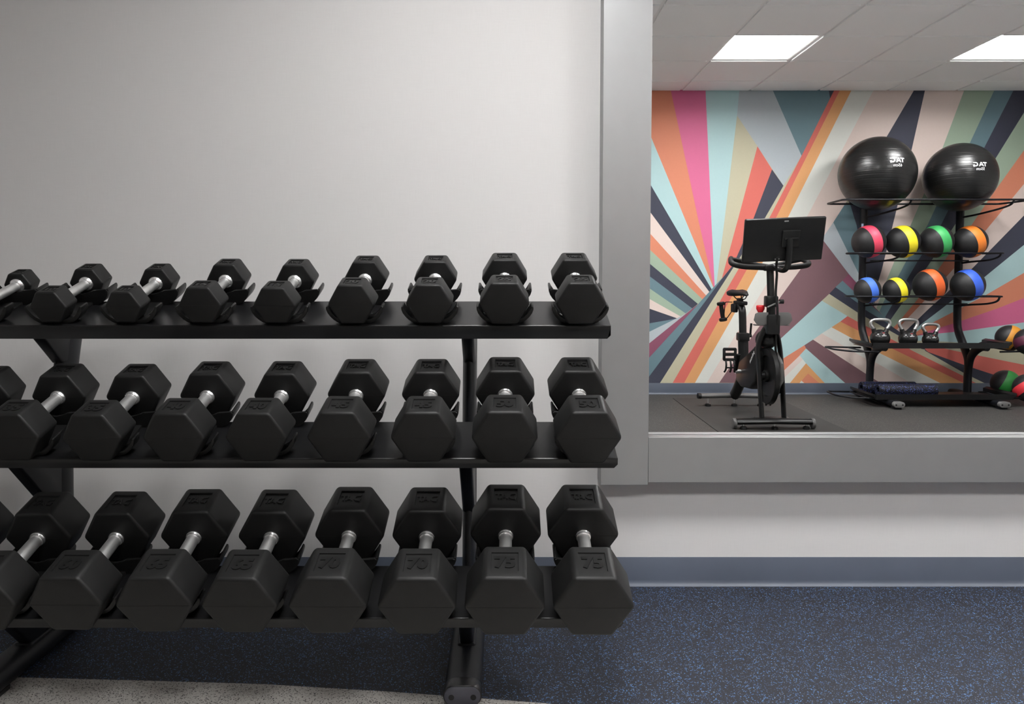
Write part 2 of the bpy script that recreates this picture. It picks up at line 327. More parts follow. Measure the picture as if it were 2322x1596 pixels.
MURAL = [
 ('pink', [(-3.2,2.75), (-3.2,2.389), (1.308,0.775), (1.553,0.69), (1.588,0.705), (1.312,0.859), (-2.086,2.75)]),
 ('green', [(-2.086,2.75), (1.312,0.859), (1.588,0.705), (1.632,0.733), (1.309,0.955), (-1.295,2.75)]),
 ('slate', [(-1.295,2.75), (1.309,0.955), (1.632,0.733), (1.691,0.778), (1.308,1.065), (-0.934,2.75)]),
 ('navy', [(-0.934,2.75), (1.308,1.065), (1.691,0.778), (1.741,0.819), (1.309,1.176), (-0.596,2.75)]),
 ('green', [(-0.596,2.75), (1.309,1.176), (1.741,0.819), (1.783,0.86), (1.308,1.302), (-0.248,2.75)]),
 ('salmon', [(-0.248,2.75), (1.308,1.302), (1.783,0.86), (1.816,0.893), (1.309,1.445), (0.11,2.75)]),
 ('pink', [(0.11,2.75), (1.309,1.445), (1.816,0.893), (1.846,0.922), (1.36,1.566), (0.464,2.75)]),
 ('navy', [(0.464,2.75), (1.36,1.566), (1.846,0.922), (1.866,0.946), (1.495,1.566), (0.786,2.75)]),
 ('aqua', [(0.786,2.75), (1.495,1.566), (1.866,0.946), (1.881,0.96), (1.621,1.566), (1.114,2.75)]),
 ('salmon', [(1.461,2.75), (1.114,2.75), (1.621,1.566), (1.881,0.96), (1.883,0.966), (1.736,1.566), (1.473,2.723)]),
 ('magenta', [(1.473,2.723), (1.736,1.566), (1.883,0.966), (1.89,0.978), (1.852,1.566), (1.783,2.723)]),
 ('aqua', [(1.783,2.723), (1.852,1.566), (1.89,0.978), (1.906,0.998), (1.969,1.566), (2.067,2.496), (2.084,2.723)]),
 ('tan', [(2.067,2.496), (2.253,2.225), (2.087,1.566), (1.952,1.045), (1.906,0.998), (1.969,1.566)]),
 ('coral', [(2.253,2.225), (2.387,2.021), (2.222,1.566), (2.165,1.432), (2.054,1.172), (1.952,1.042), (2.087,1.566)]),
 ('navy', [(-3.2,0.09), (-3.2,2.389), (1.308,0.775), (1.553,0.69), (1.553,0.686), (1.306,0.644), (-1.952,0.09)]),
 ('slate', [(-1.952,0.09), (1.306,0.644), (1.553,0.686), (1.553,0.69), (1.307,0.568), (0.343,0.09)]),
 ('grey', [(0.343,0.09), (1.307,0.568), (1.553,0.69), (1.632,0.731), (1.742,0.817), (1.691,0.777), (1.308,0.464), (0.848,0.09)]),
 ('plum', [(0.848,0.09), (1.308,0.464), (1.691,0.777), (1.742,0.817), (1.965,1.061), (1.887,0.978), (1.742,0.815), (1.31,0.336), (1.087,0.09)]),
 ('slate', [(1.087,0.09), (1.31,0.336), (1.742,0.815), (1.887,0.978), (1.965,1.061), (2.054,1.172), (1.952,1.042), (1.817,0.855), (1.307,0.16), (1.256,0.09)]),
 ('navy', [(1.256,0.09), (1.307,0.16), (1.817,0.855), (1.952,1.042), (2.054,1.172), (2.165,1.432), (2.222,1.566), (2.387,2.021), (2.492,1.876), (2.332,1.59), (2.147,1.291), (1.872,0.855), (1.408,0.103), (1.4,0.09)]),
 ('grey', [(2.084,2.723), (2.378,2.723), (2.648,2.141), (2.492,1.876), (2.067,2.496)]),
 ('slate', [(2.378,2.723), (2.877,2.723), (2.896,2.65), (2.648,2.141)]),
 ('navy', [(2.877,2.723), (2.928,2.723), (2.892,2.642)]),
 ('tan', [(1.408,0.103), (1.872,0.855), (2.147,1.291), (2.332,1.59), (2.492,1.876), (2.652,2.145), (2.648,2.141), (2.371,1.59), (2.106,1.14), (1.946,0.855), (1.522,0.103)]),
 ('coral', [(1.522,0.103), (1.946,0.855), (2.106,1.14), (2.371,1.59), (2.648,2.141), (2.928,2.723), (2.979,2.723), (2.434,1.598), (2.181,1.136), (2.029,0.855), (1.626,0.103)]),
 ('orange', [(1.626,0.103), (2.029,0.855), (2.181,1.136), (2.434,1.598), (2.979,2.723), (3.082,2.723), (2.543,1.606), (2.285,1.132), (2.204,0.982), (2.032,0.656), (1.724,0.103)]),
 ('cream', [(1.724,0.103), (2.032,0.656), (2.204,0.982), (2.285,1.132), (2.543,1.606), (3.082,2.723), (3.278,2.723), (2.714,1.613), (2.357,0.998), (2.133,0.62), (1.831,0.103)]),
 ('pink', [(1.831,0.103), (2.133,0.62), (2.357,0.998), (2.714,1.613), (3.278,2.723), (3.638,2.723), (3.403,2.309), (3.055,1.727), (2.945,1.551), (2.868,1.436), (2.661,1.132), (2.212,0.492), (2.037,0.244), (1.943,0.103)]),
 ('navy', [(3.638,2.723), (3.403,2.309), (3.075,1.743), (3.091,1.715), (3.155,1.523), (3.262,1.045), (3.321,0.775), (3.325,0.775), (3.365,1.033), (3.391,1.128), (3.517,1.7), (3.626,2.18), (3.734,2.723)]),
 ('pink', [(3.734,2.723), (3.626,2.18), (3.517,1.7), (3.391,1.128), (3.365,1.033), (3.325,0.775), (3.345,0.751), (3.407,0.954), (3.438,1.037), (3.511,1.225), (3.637,1.52), (3.725,1.739), (3.903,2.208), (4.083,2.723)]),
 ('green', [(4.083,2.723), (3.903,2.208), (3.725,1.739), (3.637,1.52), (3.511,1.225), (3.438,1.037), (3.407,0.954), (3.345,0.751), (3.369,0.728), (3.418,0.843), (3.535,1.057), (3.607,1.2), (3.791,1.527), (3.861,1.688), (4.142,2.244), (4.351,2.723)]),
 ('slate', [(4.351,2.723), (4.142,2.244), (3.861,1.688), (3.791,1.527), (3.607,1.2), (3.535,1.057), (3.418,0.843), (3.369,0.728), (3.468,0.628), (3.434,0.704), (3.612,1.025), (3.714,1.206), (3.908,1.52), (3.969,1.649), (4.267,2.194), (4.522,2.723)]),
 ('navy', [(4.522,2.723), (4.267,2.194), (3.969,1.649), (3.908,1.52), (3.714,1.206), (3.612,1.025), (3.434,0.704), (3.468,0.628), (3.476,0.62), (3.482,0.676), (3.635,0.902), (3.846,1.225), (4.043,1.54), (4.365,2.092), (4.617,2.518), (4.735,2.723)]),
 ('green', [(4.735,2.723), (4.617,2.518), (4.365,2.092), (4.043,1.54), (3.846,1.225), (3.635,0.902), (3.482,0.676), (3.476,0.62), (3.5,0.596), (3.539,0.636), (3.72,0.859), (3.963,1.225), (4.185,1.527), (4.365,1.802), (4.629,2.186), (4.985,2.723)]),
 ('salmon', [(4.985,2.723), (4.629,2.186), (4.365,1.802), (4.185,1.527), (3.963,1.225), (3.72,0.859), (3.539,0.636), (3.5,0.596), (3.533,0.58), (3.587,0.636), (3.774,0.839), (4.048,1.148), (4.303,1.464), (4.64,1.889), (5.306,2.723)]),
 ('pink', [(5.306,2.723), (4.64,1.889), (4.303,1.464), (4.048,1.148), (3.774,0.839), (3.587,0.636), (3.533,0.58), (3.589,0.548), (3.644,0.596), (3.824,0.775), (3.978,0.915), (4.198,1.132), (4.65,1.609), (5.551,2.495), (5.541,2.723)]),
 ('navy', [(5.551,2.495), (4.65,1.609), (4.198,1.132), (3.978,0.915), (3.824,0.775), (3.644,0.596), (3.589,0.548), (3.613,0.536), (3.715,0.6), (3.945,0.779), (4.018,0.839), (4.309,1.054), (4.659,1.347), (5.568,2.11)]),
 ('aqua', [(5.568,2.11), (4.659,1.347), (4.309,1.054), (4.018,0.839), (3.945,0.779), (3.715,0.6), (3.613,0.536), (3.646,0.52), (3.763,0.596), (3.881,0.66), (4.122,0.787), (4.334,0.899), (4.668,1.097), (5.588,1.653)]),
 ('salmon', [(5.6,1.375), (5.588,1.653), (4.668,1.097), (4.334,0.899), (4.122,0.787), (3.881,0.66), (3.763,0.596), (3.646,0.52), (3.686,0.516), (3.804,0.564), (4.126,0.668), (4.434,0.775), (4.677,0.871), (5.6,1.237)]),
 ('magenta', [(5.6,1.237), (4.677,0.871), (4.434,0.775), (4.126,0.668), (3.804,0.564), (3.686,0.516), (3.686,0.504), (3.721,0.532), (4.126,0.572), (4.685,0.652), (5.6,0.784)]),
 ('aqua', [(5.6,0.784), (4.685,0.652), (4.126,0.572), (3.721,0.532), (3.686,0.504), (3.726,0.484), (3.774,0.488), (4.006,0.476), (4.693,0.424), (5.6,0.355)]),
 ('tan', [(5.6,0.355), (4.693,0.424), (4.006,0.476), (3.774,0.488), (3.726,0.484), (3.767,0.448), (3.887,0.436), (4.026,0.404), (4.698,0.268), (5.6,0.094)]),
 ('coral', [(5.6,0.09), (5.6,0.094), (4.698,0.268), (4.026,0.404), (3.887,0.436), (3.767,0.448), (3.8,0.408), (3.829,0.384), (4.176,0.26), (4.469,0.165), (4.697,0.099), (4.724,0.09)]),
 ('navy', [(4.724,0.09), (4.697,0.099), (4.469,0.165), (4.176,0.26), (3.829,0.384), (3.8,0.408), (3.801,0.396), (4.154,0.196), (4.361,0.095), (4.371,0.09)]),
 ('coral', [(4.264,0.09), (4.281,0.103), (4.149,0.103), (4.168,0.09)]),
 ('mauve', [(1.943,0.103), (2.037,0.244), (2.212,0.492), (2.661,1.132), (2.856,1.393), (3.094,1.089), (3.04,1.029), (2.978,0.97), (2.923,0.91), (2.858,0.848), (2.45,0.464), (2.087,0.103)]),
 ('grey', [(2.868,1.436), (2.945,1.551), (3.181,1.097), (3.36,0.775), (3.414,0.712), (3.172,1.002), (3.094,1.089), (2.856,1.393)]),
 ('slate', [(2.945,1.551), (3.055,1.727), (3.091,1.715), (3.155,1.523), (3.262,1.045), (3.32,0.799), (3.336,0.787), (3.181,1.097)]),
 ('plum', [(3.094,1.089), (3.172,1.002), (3.312,0.815), (3.414,0.712), (3.312,0.801), (3.125,0.95), (3.04,1.029)]),
 ('slate', [(3.04,1.029), (3.125,0.95), (3.312,0.801), (3.418,0.708), (3.443,0.652), (3.249,0.767), (3.183,0.827), (2.978,0.97)]),
 ('navy', [(2.978,0.97), (3.183,0.827), (3.249,0.767), (3.443,0.652), (3.565,0.568), (3.767,0.444), (3.808,0.404), (3.768,0.412), (3.566,0.528), (3.185,0.74), (2.923,0.91)]),
 ('tan', [(2.923,0.91), (3.185,0.74), (3.566,0.528), (3.768,0.412), (3.661,0.408), (3.487,0.504), (3.187,0.656), (3.092,0.709), (2.858,0.848)]),
 ('aqua', [(2.858,0.848), (3.092,0.709), (3.1,0.7), (2.802,0.48), (2.503,0.288), (2.219,0.103), (2.087,0.103), (2.45,0.464)]),
 ('coral', [(3.092,0.709), (3.187,0.656), (3.487,0.504), (3.669,0.408), (4.149,0.168), (4.281,0.103), (4.151,0.103), (3.509,0.412), (3.189,0.58), (3.029,0.66)]),
 ('tan', [(3.661,0.408), (3.776,0.408), (4.154,0.196), (4.356,0.09), (4.333,0.09), (4.281,0.095), (4.149,0.168)]),
 ('orange', [(3.029,0.66), (3.189,0.58), (3.509,0.412), (4.157,0.103), (3.961,0.095), (3.403,0.368), (3.197,0.476), (2.951,0.608)]),
 ('cream', [(2.951,0.608), (3.197,0.476), (3.403,0.368), (3.961,0.095), (3.682,0.095), (3.369,0.282), (3.244,0.336), (2.864,0.552)]),
 ('pink', [(2.864,0.552), (3.244,0.336), (3.369,0.282), (3.69,0.099), (3.41,0.099), (3.264,0.19), (2.786,0.496)]),
 ('mauve', [(2.786,0.496), (3.264,0.19), (3.41,0.099), (3.066,0.091), (2.688,0.416), (2.71,0.446)]),
 ('salmon', [(2.71,0.446), (2.724,0.416), (2.525,0.192), (2.411,0.099), (2.219,0.103), (2.487,0.304)]),
 ('aqua', [(2.724,0.416), (3.088,0.099), (2.89,0.095), (2.662,0.346)]),
 ('pink', [(2.669,0.352), (2.698,0.316), (2.526,0.143), (2.483,0.099), (2.411,0.099), (2.517,0.204)]),
 ('cream', [(2.698,0.316), (2.727,0.281), (2.583,0.099), (2.483,0.099), (2.526,0.143)]),
 ('orange', [(2.727,0.281), (2.902,0.099), (2.583,0.099)]),
 ('salmon', [(2.747,0.188), (2.854,0.099), (2.671,0.099)]),
 ('cream', [(2.688,0.123), (2.717,0.099), (2.671,0.099)]),
]

# ------------------------------------------------------------------ the room
XL, XR, YB, ZC = -3.0, 5.6, -4.35, 2.721
T = 0.6096
fl = struct('floor', box_mesh('floor', 'rubber_grey', XL, XR, YB, 0, -0.06, 0), 'dark grey speckled rubber gym floor')
edge = [(-3.0, -0.60), (-1.9, -0.602), (-1.366, -0.612), (-0.951, -0.632), (-0.639, -0.649), (-0.281, -0.688), (-0.165, -0.704), (-0.05, -0.719), (0.096, -0.739),
        (0.6, -0.83), (1.2, -0.97), (2.0, -1.20), (3.2, -1.62), (4.4, -2.05), (5.6, -2.5)]
def blue(bm): add_prism(bm, [(XL, 0), ] + edge + [(XR, 0)], 0.0, 0.0012, 'Z')
part('blue_flecked_rubber', 'rubber_blue', fl, blue)
def light(bm): add_prism(bm, edge + [(x, max(-2.45, y - 1.75)) for x, y in edge[::-1] if x < 5.0], 0.0, 0.0012, 'Z')  # pale band is real at its near edge; unseen width added to bounce light
part('light_flecked_rubber', 'rubber_light', fl, light)
struct('wall_front', box_mesh('wall_front', 'wallcovering', XL - 0.1, XR + 0.1, 0, 0.1, -0.06, 2.86), 'pale grey linen-textured wall behind the dumbbell rack')
struct('wall_left', box_mesh('wall_left', 'side_wall', XL - 0.1, XL, YB, 0, -0.06, 2.86), 'plain grey side wall')
struct('wall_right', box_mesh('wall_right', 'side_wall', XR, XR + 0.1, YB, 0, -0.06, 2.86), 'plain grey side wall')
wb = struct('wall_back', box_mesh('wall_back', 'side_wall', XL - 0.1, XR + 0.1, YB - 0.1, YB - 0.006, -0.06, 2.86), 'wall painted with a mural of coloured rays and bands')
keys = list(MURAL_COL)
bm = bmesh.new()
add_box(bm, XL, XR, YB - 0.006, YB - 0.0045, 0.05, ZC + 0.01)
for f in bm.faces: f.material_index = keys.index('tan')
for i, (k, pts) in enumerate(MURAL):
    y = YB - 0.0044 + 0.000008 * i
    f = bm.faces.new([bm.verts.new((x, y, z)) for x, z in pts]); f.material_index = keys.index(k)
    if f.normal.length == 0: f.normal_update()
    f.normal_update()
    if f.normal.y < 0: f.normal_flip()
me = bpy.data.meshes.new('mural'); bm.to_mesh(me); bm.free()
for k in keys: me.materials.append(MATS['mural_' + k])
link('mural', me, wb)
def base_profile(sgn):       # cove base: flat face with a flared toe
    return [(0, 0), (-0.015 * sgn, 0), (-0.0145 * sgn, 0.002), (-0.009 * sgn, 0.006), (-0.0055 * sgn, 0.013), (-0.004 * sgn, 0.022), (-0.0035 * sgn, 0.0995), (-0.0025 * sgn, 0.1016), (0, 0.1016)]
bm = bmesh.new(); add_prism(bm, base_profile(1), XL, XR, 'X'); struct('baseboard_front', to_mesh(bm, 'baseboard_front', 'base_vinyl', 35), 'slate blue vinyl cove base under the mirror')
bm = bmesh.new(); add_prism(bm, [(YB + a, b) for a, b in base_profile(-1)], XL, XR, 'X'); struct('baseboard_back', to_mesh(bm, 'baseboard_back', 'base_vinyl', 35), 'slate blue vinyl cove base under the mural')

# ceiling: grid, tiles, recessed lights
ce = struct('ceiling', box_mesh('ceiling', 'plenum', XL - 0.1, XR + 0.1, YB - 0.1, 0.1, 2.86, 2.92), 'suspended ceiling of square grey tiles in a white grid')
cols = sorted(1.5623 + T * k for k in range(-8, 7) if XL < 1.5623 + T * k < XR)
rows = sorted(-2.174 - T * k for k in range(-4, 5) if YB < -2.174 - T * k < -0.01)
cx = [XL] + cols + [XR]; ry = [YB] + rows + [0.0]
for x in cols:
    part('grid_bar', 'ceiling_grid', ce, lambda bm: (add_box(bm, x - 0.012, x + 0.012, YB, 0, ZC, ZC + 0.003), add_box(bm, x - 0.004, x + 0.004, YB, 0, ZC + 0.003, ZC + 0.03)))
for y in rows:
    part('grid_bar', 'ceiling_grid', ce, lambda bm: (add_box(bm, XL, XR, y - 0.012, y + 0.012, ZC - 0.0002, ZC + 0.0028), add_box(bm, XL, XR, y - 0.004, y + 0.004, ZC + 0.003, ZC + 0.03)))
def near(a, b): return abs(a - b) < 0.01
LIGHT_X = (1.5623 - 3 * T, 1.5623, 1.5623 + 3 * T); LIGHT_Y = (-2.174 - 2 * T, -2.174 + T)
lit = []
tile_cache = {}
for i in range(len(cx) - 1):
    for j in range(len(ry) - 1):
        x0, x1, y0, y1 = cx[i], cx[i + 1], ry[j], ry[j + 1]
        if any(near(x0, a) for a in LIGHT_X) and any(near(y0, b) for b in LIGHT_Y): lit.append((x0, x1, y0, y1)); continue
        w, d = round(x1 - x0, 3), round(y1 - y0, 3)
        if (w, d) not in tile_cache:
            bm = bmesh.new(); add_box(bm, -w / 2 + 0.0125, w / 2 - 0.0125, -d / 2 + 0.0125, d / 2 - 0.0125, -0.010, 0.015, bev=0.0015, seg=1)
            tile_cache[(w, d)] = to_mesh(bm, 'ceiling_tile', 'ceiling_tile')
        link('ceiling_tile', tile_cache[(w, d)], ce, ((x0 + x1) / 2, (y0 + y1) / 2, ZC))
def light_house(bm):
    h, q, d = T / 2 - 0.012, T / 2 - 0.018, 0.085
    for s in (-1, 1):
        add_box(bm, min(s * h, s * q), max(s * h, s * q), -h, h, 0.0032, d)
        add_box(bm, -q, q, min(s * h, s * q), max(s * h, s * q), 0.0032, d)
    add_box(bm, -h, h, -h, h, d, d + 0.01)
bm = bmesh.new(); light_house(bm); house_me = to_mesh(bm, 'housing', 'lamp_white')
bm = bmesh.new(); add_box(bm, -T / 2 + 0.03, T / 2 - 0.03, -T / 2 + 0.03, T / 2 - 0.03, 0.078, 0.084); panel_me = to_mesh(bm, 'light_panel', 'lamp_panel')
for x0, x1, y0, y1 in lit:
    # two of the lamps show in the mirror; the same grid of ceiling lamps goes on overhead, out of the picture
    seen = y0 < -3 and x0 > 1
    end = '' if seen else '_offscreen'
    o = empty('ceiling_light' + end, ((x0 + x1) / 2, (y0 + y1) / 2, ZC))
    tag(o, 'square recessed light panel set in the tiled ceiling', 'ceiling light', 'recessed lights in the ceiling grid')
    link('housing', house_me, o); link('light_panel' + end, panel_me, o)

# ------------------------------------------------------------------ framed wall mirror
mi = empty('wall_mirror', (0.3225, 0, 0.379))
tag(mi, 'large wall mirror in a wide flat silver grey frame', 'mirror')
def fr(x0, x1, z0, z1, y0=-0.083): return lambda bm: add_box(bm, x0 - 0.3225, x1 - 0.3225, y0, -0.0005, z0 - 0.379, z1 - 0.379, bev=0.0012, seg=2)
GX1, GZ0, GZ1 = 2.60, 0.5425, 2.25
part('frame_stile', 'frame_silver', mi, fr(0.3225, 0.4823, 0.379, 2.41))
part('frame_stile', 'frame_silver', mi, fr(GX1, GX1 + 0.16, 0.379, 2.41))
part('frame_rail', 'frame_silver', mi, fr(0.4827, GX1 - 0.0004, 0.388, GZ0, -0.0828))
part('frame_rail', 'frame_silver', mi, fr(0.4827, GX1 - 0.0004, GZ1, 2.401, -0.0828))
part('mirror_glass', 'mirror_silver', mi, lambda bm: add_box(bm, 0.4829 - 0.3225, GX1 - 0.0006 - 0.3225, -0.0407, -0.035, GZ0 - 0.379 + 0.0012, GZ1 - 0.379 - 0.0012))

# ------------------------------------------------------------------ dumbbell rack
TILT = math.radians(17.7); ct, st = math.cos(TILT), math.sin(TILT)
PITCH_X = 0.195; X_LAST = 0.1955; N_ROW = 10
S_X0, S_X1 = X_LAST - 9 * PITCH_X - 0.0795, 0.275
TIERS = [('top', -0.650, 0.957, 0.033), ('middle', -0.790, 0.642, 0.0217), ('bottom', -0.895, 0.293, 0.021)]
rack = empty('dumbbell_rack', (-0.693, -0.45, 0))
tag(rack, 'black steel three-tier dumbbell rack against the pale wall', 'dumbbell rack')
RO = Vector((-0.693, -0.45, 0))
def shelf_fn(lip):
    def fn(bm):
        x0, x1 = S_X0, S_X1
        add_box(bm, x0, x1, 0.002, 0.185, -0.003, 0.0, bev=0.001, seg=1)                     # deck
        add_box(bm, x0, x1, 0.182, 0.185, -0.03, -0.002)                                      # rear flange
        # front lip, hanging straight down, rounded over at the top, corners clipped at the ends
        pr = []
        for k in range(5):
            a = (PI / 2 + TILT) * k / 4 * 1.0
            pr.append((0.004 - 0.004 * math.sin(a), -0.004 + 0.004 * math.cos(a)))
        dn = (-st, -ct)
        b0 = pr[-1]; b1 = (b0[0] + dn[0] * (lip - 0.003), b0[1] + dn[1] * (lip - 0.003)); nn = (ct, -st)
        outer = pr + [b1]; inner = [(b1[0] + nn[0] * 0.003, b1[1] + nn[1] * 0.003), (b0[0] + nn[0] * 0.003, b0[1] + nn[1] * 0.003), (0.006, -0.003)]
        ch = 0.009
        lo = len(outer) - 1
        P = outer + inner; A = []; B = []
        for i, p in enumerate(P):
            c = ch if i in (lo, lo + 1) else 0
            A.append((x0 + c, p[0], p[1])); B.append((x1 - c, p[0], p[1]))
        # an extra row just above the clipped corner
        b2 = (b1[0] - dn[0] * ch, b1[1] - dn[1] * ch); i2 = (b2[0] + nn[0] * 0.003, b2[1] + nn[1] * 0.003)
        A.insert(lo, (x0, *b2)); B.insert(lo, (x1, *b2)); A.insert(lo + 3, (x0, *i2)); B.insert(lo + 3, (x1, *i2))
        va = [bm.verts.new(p) for p in A]; vb = [bm.verts.new(p) for p in B]
        bm.faces.new(va); bm.faces.new(vb[::-1])
        for i in range(len(va)): bm.faces.new((va[i], va[(i + 1) % len(va)], vb[(i + 1) % len(va)], vb[i]))
        # closed side flanges
        for x in (x0, x1 - 0.003): add_prism(bm, [(0.004, -0.002), (0.183, -0.002), (0.183, -0.028), (0.02, -lip * 0.5), (0.004, -lip * 0.4)], x, x + 0.003, 'X')
    return fn
# saddle: a front and a rear cradle on a spine; local x across, y along the dumbbell, z up from the deck
def cradle_profile(tip=0.047):
    inner = [(0.0, 0.0105), (0.028, 0.0105), (0.040, 0.0108), (0.050, 0.0165), (0.058, 0.0245), (0.0640, 0.0340), (0.0672, tip - 0.003)]
    outer = [(0.0690, tip - 0.0002), (0.0718, tip), (0.0738, tip - 0.002), (0.0738, 0.0390), (0.0705, 0.0290), (0.0640, 0.0190), (0.0560, 0.0105), (0.0460, 0.0035), (0.0360, 0.0), (0.0, 0.0)]
    right = inner + outer
    return right[1:-1], inner
def saddle_fn(bm):
    right, _ = cradle_profile()
    full = right + [(-x, z) for x, z in right[::-1]]
    add_prism(bm, full, 0.012, 0.048, 'Y', bev=0.0016)
    add_prism(bm, full, 0.156, 0.212, 'Y', bev=0.0016)
    # front web of the rear cradle with a dip for the handle
    top = [(0.0700, 0.0445), (0.066, 0.0435), (0.036, 0.0435), (0.030, 0.0415), (0.022, 0.036), (0.012, 0.0325), (0, 0.0315)]
    low = [(0.0732, 0.0385), (0.0700, 0.0290), (0.0636, 0.0190), (0.0556, 0.0105), (0.0456, 0.0035), (0.036, 0.0)]
    web = low[::-1] + top
    web = web + [(-x, z) for x, z in web[::-1] if x > 0]
    add_prism(bm, web, 0.1535, 0.160, 'Y', bev=0.0016)
    add_box(bm, -0.026, 0.026, 0.04, 0.16, 0.0, 0.008, bev=0.002)
bm = bmesh.new(); saddle_fn(bm); saddle_me = to_mesh(bm, 'saddle', 'saddle_plastic', 40)
shelves = {}
for nm, sy, sz, lip in TIERS:
    sh = part('shelf', 'powder_black', rack, shelf_fn(lip), 30, Vector((0, sy, sz)) - RO + Vector((0, 0, 0)), (TILT, 0, 0))
    sh.location = (0.693, sy + 0.45, sz)
    tag(sh, 'long black steel shelf tilted forward, %s tier' % nm)
    shelves[nm] = sh
    for k in range(N_ROW): link('saddle', saddle_me, sh, (X_LAST - k * PITCH_X, 0, 0))
POST_X = (-0.106, -1.335)
POST = [(0.035, -0.40), (0.25, -0.364), (0.50, -0.355), (0.68, -0.335), (0.83, -0.305), (0.955, -0.268)]
def yp(z):
    for (a, p), (b, q) in zip(POST, POST[1:]):
        if z <= b: return p + (q - p) * (max(z, a) - a) / (b - a)
    return POST[-1][1]
for px in POST_X:
    L = px + 0.693
    pts = [(L, yp(z) + 0.45, z) for z in [p[0] for p in POST]]
    pts = smooth_path(pts, 4)
    part('upright', 'tube_black', rack, lambda bm: add_tube(bm, pts, 0.056, 28, ry=0.0215, up=(1, 0, 0)), 50)
    for nm, sy, sz, lip in TIERS:
        # bracket: flat oval arm sweeping forward from the upright to the deck
        def deck(y): return sz - 0.004 + (y - sy) * st / ct
        yf = sy + 0.115; zr = {'top': 0.825, 'middle': 0.390, 'bottom': 0.058}[nm]
        yc = yp(zr)
        prof = [(-0.548 if nm == 'bottom' else yc - 0.050, zr), (yf, deck(yf) - 0.008), (yf, deck(yf) - 0.001), (sy + 0.182, deck(sy + 0.182) - 0.001), (sy + 0.182, deck(sy + 0.182) - 0.02), (yp(sz - 0.02) + 0.03, {'top': sz + 0.02, 'middle': sz - 0.02, 'bottom': 0.175}[nm]), (yc + 0.03, zr)]
        def br(bm, prof=prof, L=L): add_prism(bm, [(y + 0.45, z) for y, z in prof], L - 0.0185, L + 0.0185, 'X', bev=0.008, seg=3)
        part('bracket', 'tube_black', rack, br, 50)
    # foot: flat oval beam with a screwed end cap, rubber pad below
    def foot(bm, L=L):
        w, h = 0.0475, 0.026
        pr = []
        for k in range(16):
            a = 2 * PI * k / 16
            x = max(-1, min(1, math.cos(a) * 1.25)); 
            cxx = (w - h) * (1 if math.cos(a) > 0.01 else -1 if math.cos(a) < -0.01 else 0)
            pr.append((L + cxx + h * math.cos(a), 0.038 + h * math.sin(a)))
        add_prism(bm, pr, -0.735 + 0.45, -0.12 + 0.45, 'Y')
    part('foot', 'tube_black', rack, foot, 50)
    def stadium(w, h, c, n=10):
        o = []
        for s, a0 in ((1, -PI / 2), (-1, PI / 2)):
            for k in range(n + 1):
                a = a0 + PI * k / n; o.append((c[0] + s * (w - h) + h * math.cos(a), c[1] + h * math.sin(a)))
        return o
    def sleeve(bm, L=L): add_prism(bm, stadium(0.0485, 0.0268, (L, 0.038)), -0.772 + 0.45, -0.732 + 0.45, 'Y', bev=0.002)
    sl = part('end_cap', 'powder_black', rack, sleeve, 50)
    cp = part('cap_plate', 'cap_grey', sl, lambda bm, L=L: add_prism(bm, stadium(0.0455, 0.0242, (L, 0.038)), -0.7745 + 0.45, -0.771 + 0.45, 'Y', bev=0.001), 50)
    for s in (-1, 1):
        def hole(bm, L=L, s=s): add_lathe(bm, [(0.0, 0.0), (0.0072, 0.0), (0.0072, 0.003)], 'Y', 16, (L + s * 0.0275, -0.7752 + 0.45, 0.036))
        part('bolt_hole', 'hole_black', sl, hole, 50)
    def socket(bm, L=L): add_box(bm, L - 0.0255, L + 0.0255, -0.562 + 0.45, -0.33 + 0.45, 0.056, 0.0685, bev=0.006, seg=3)
    part('socket_collar', 'tube_black', rack, socket, 50)
    for yy in (-0.70, -0.16):
        part('floor_pad', 'hole_black', rack, lambda bm, L=L, yy=yy: add_box(bm, L - 0.035, L + 0.035, yy - 0.03 + 0.45, yy + 0.03 + 0.45, 0.0014, 0.0135, bev=0.002))

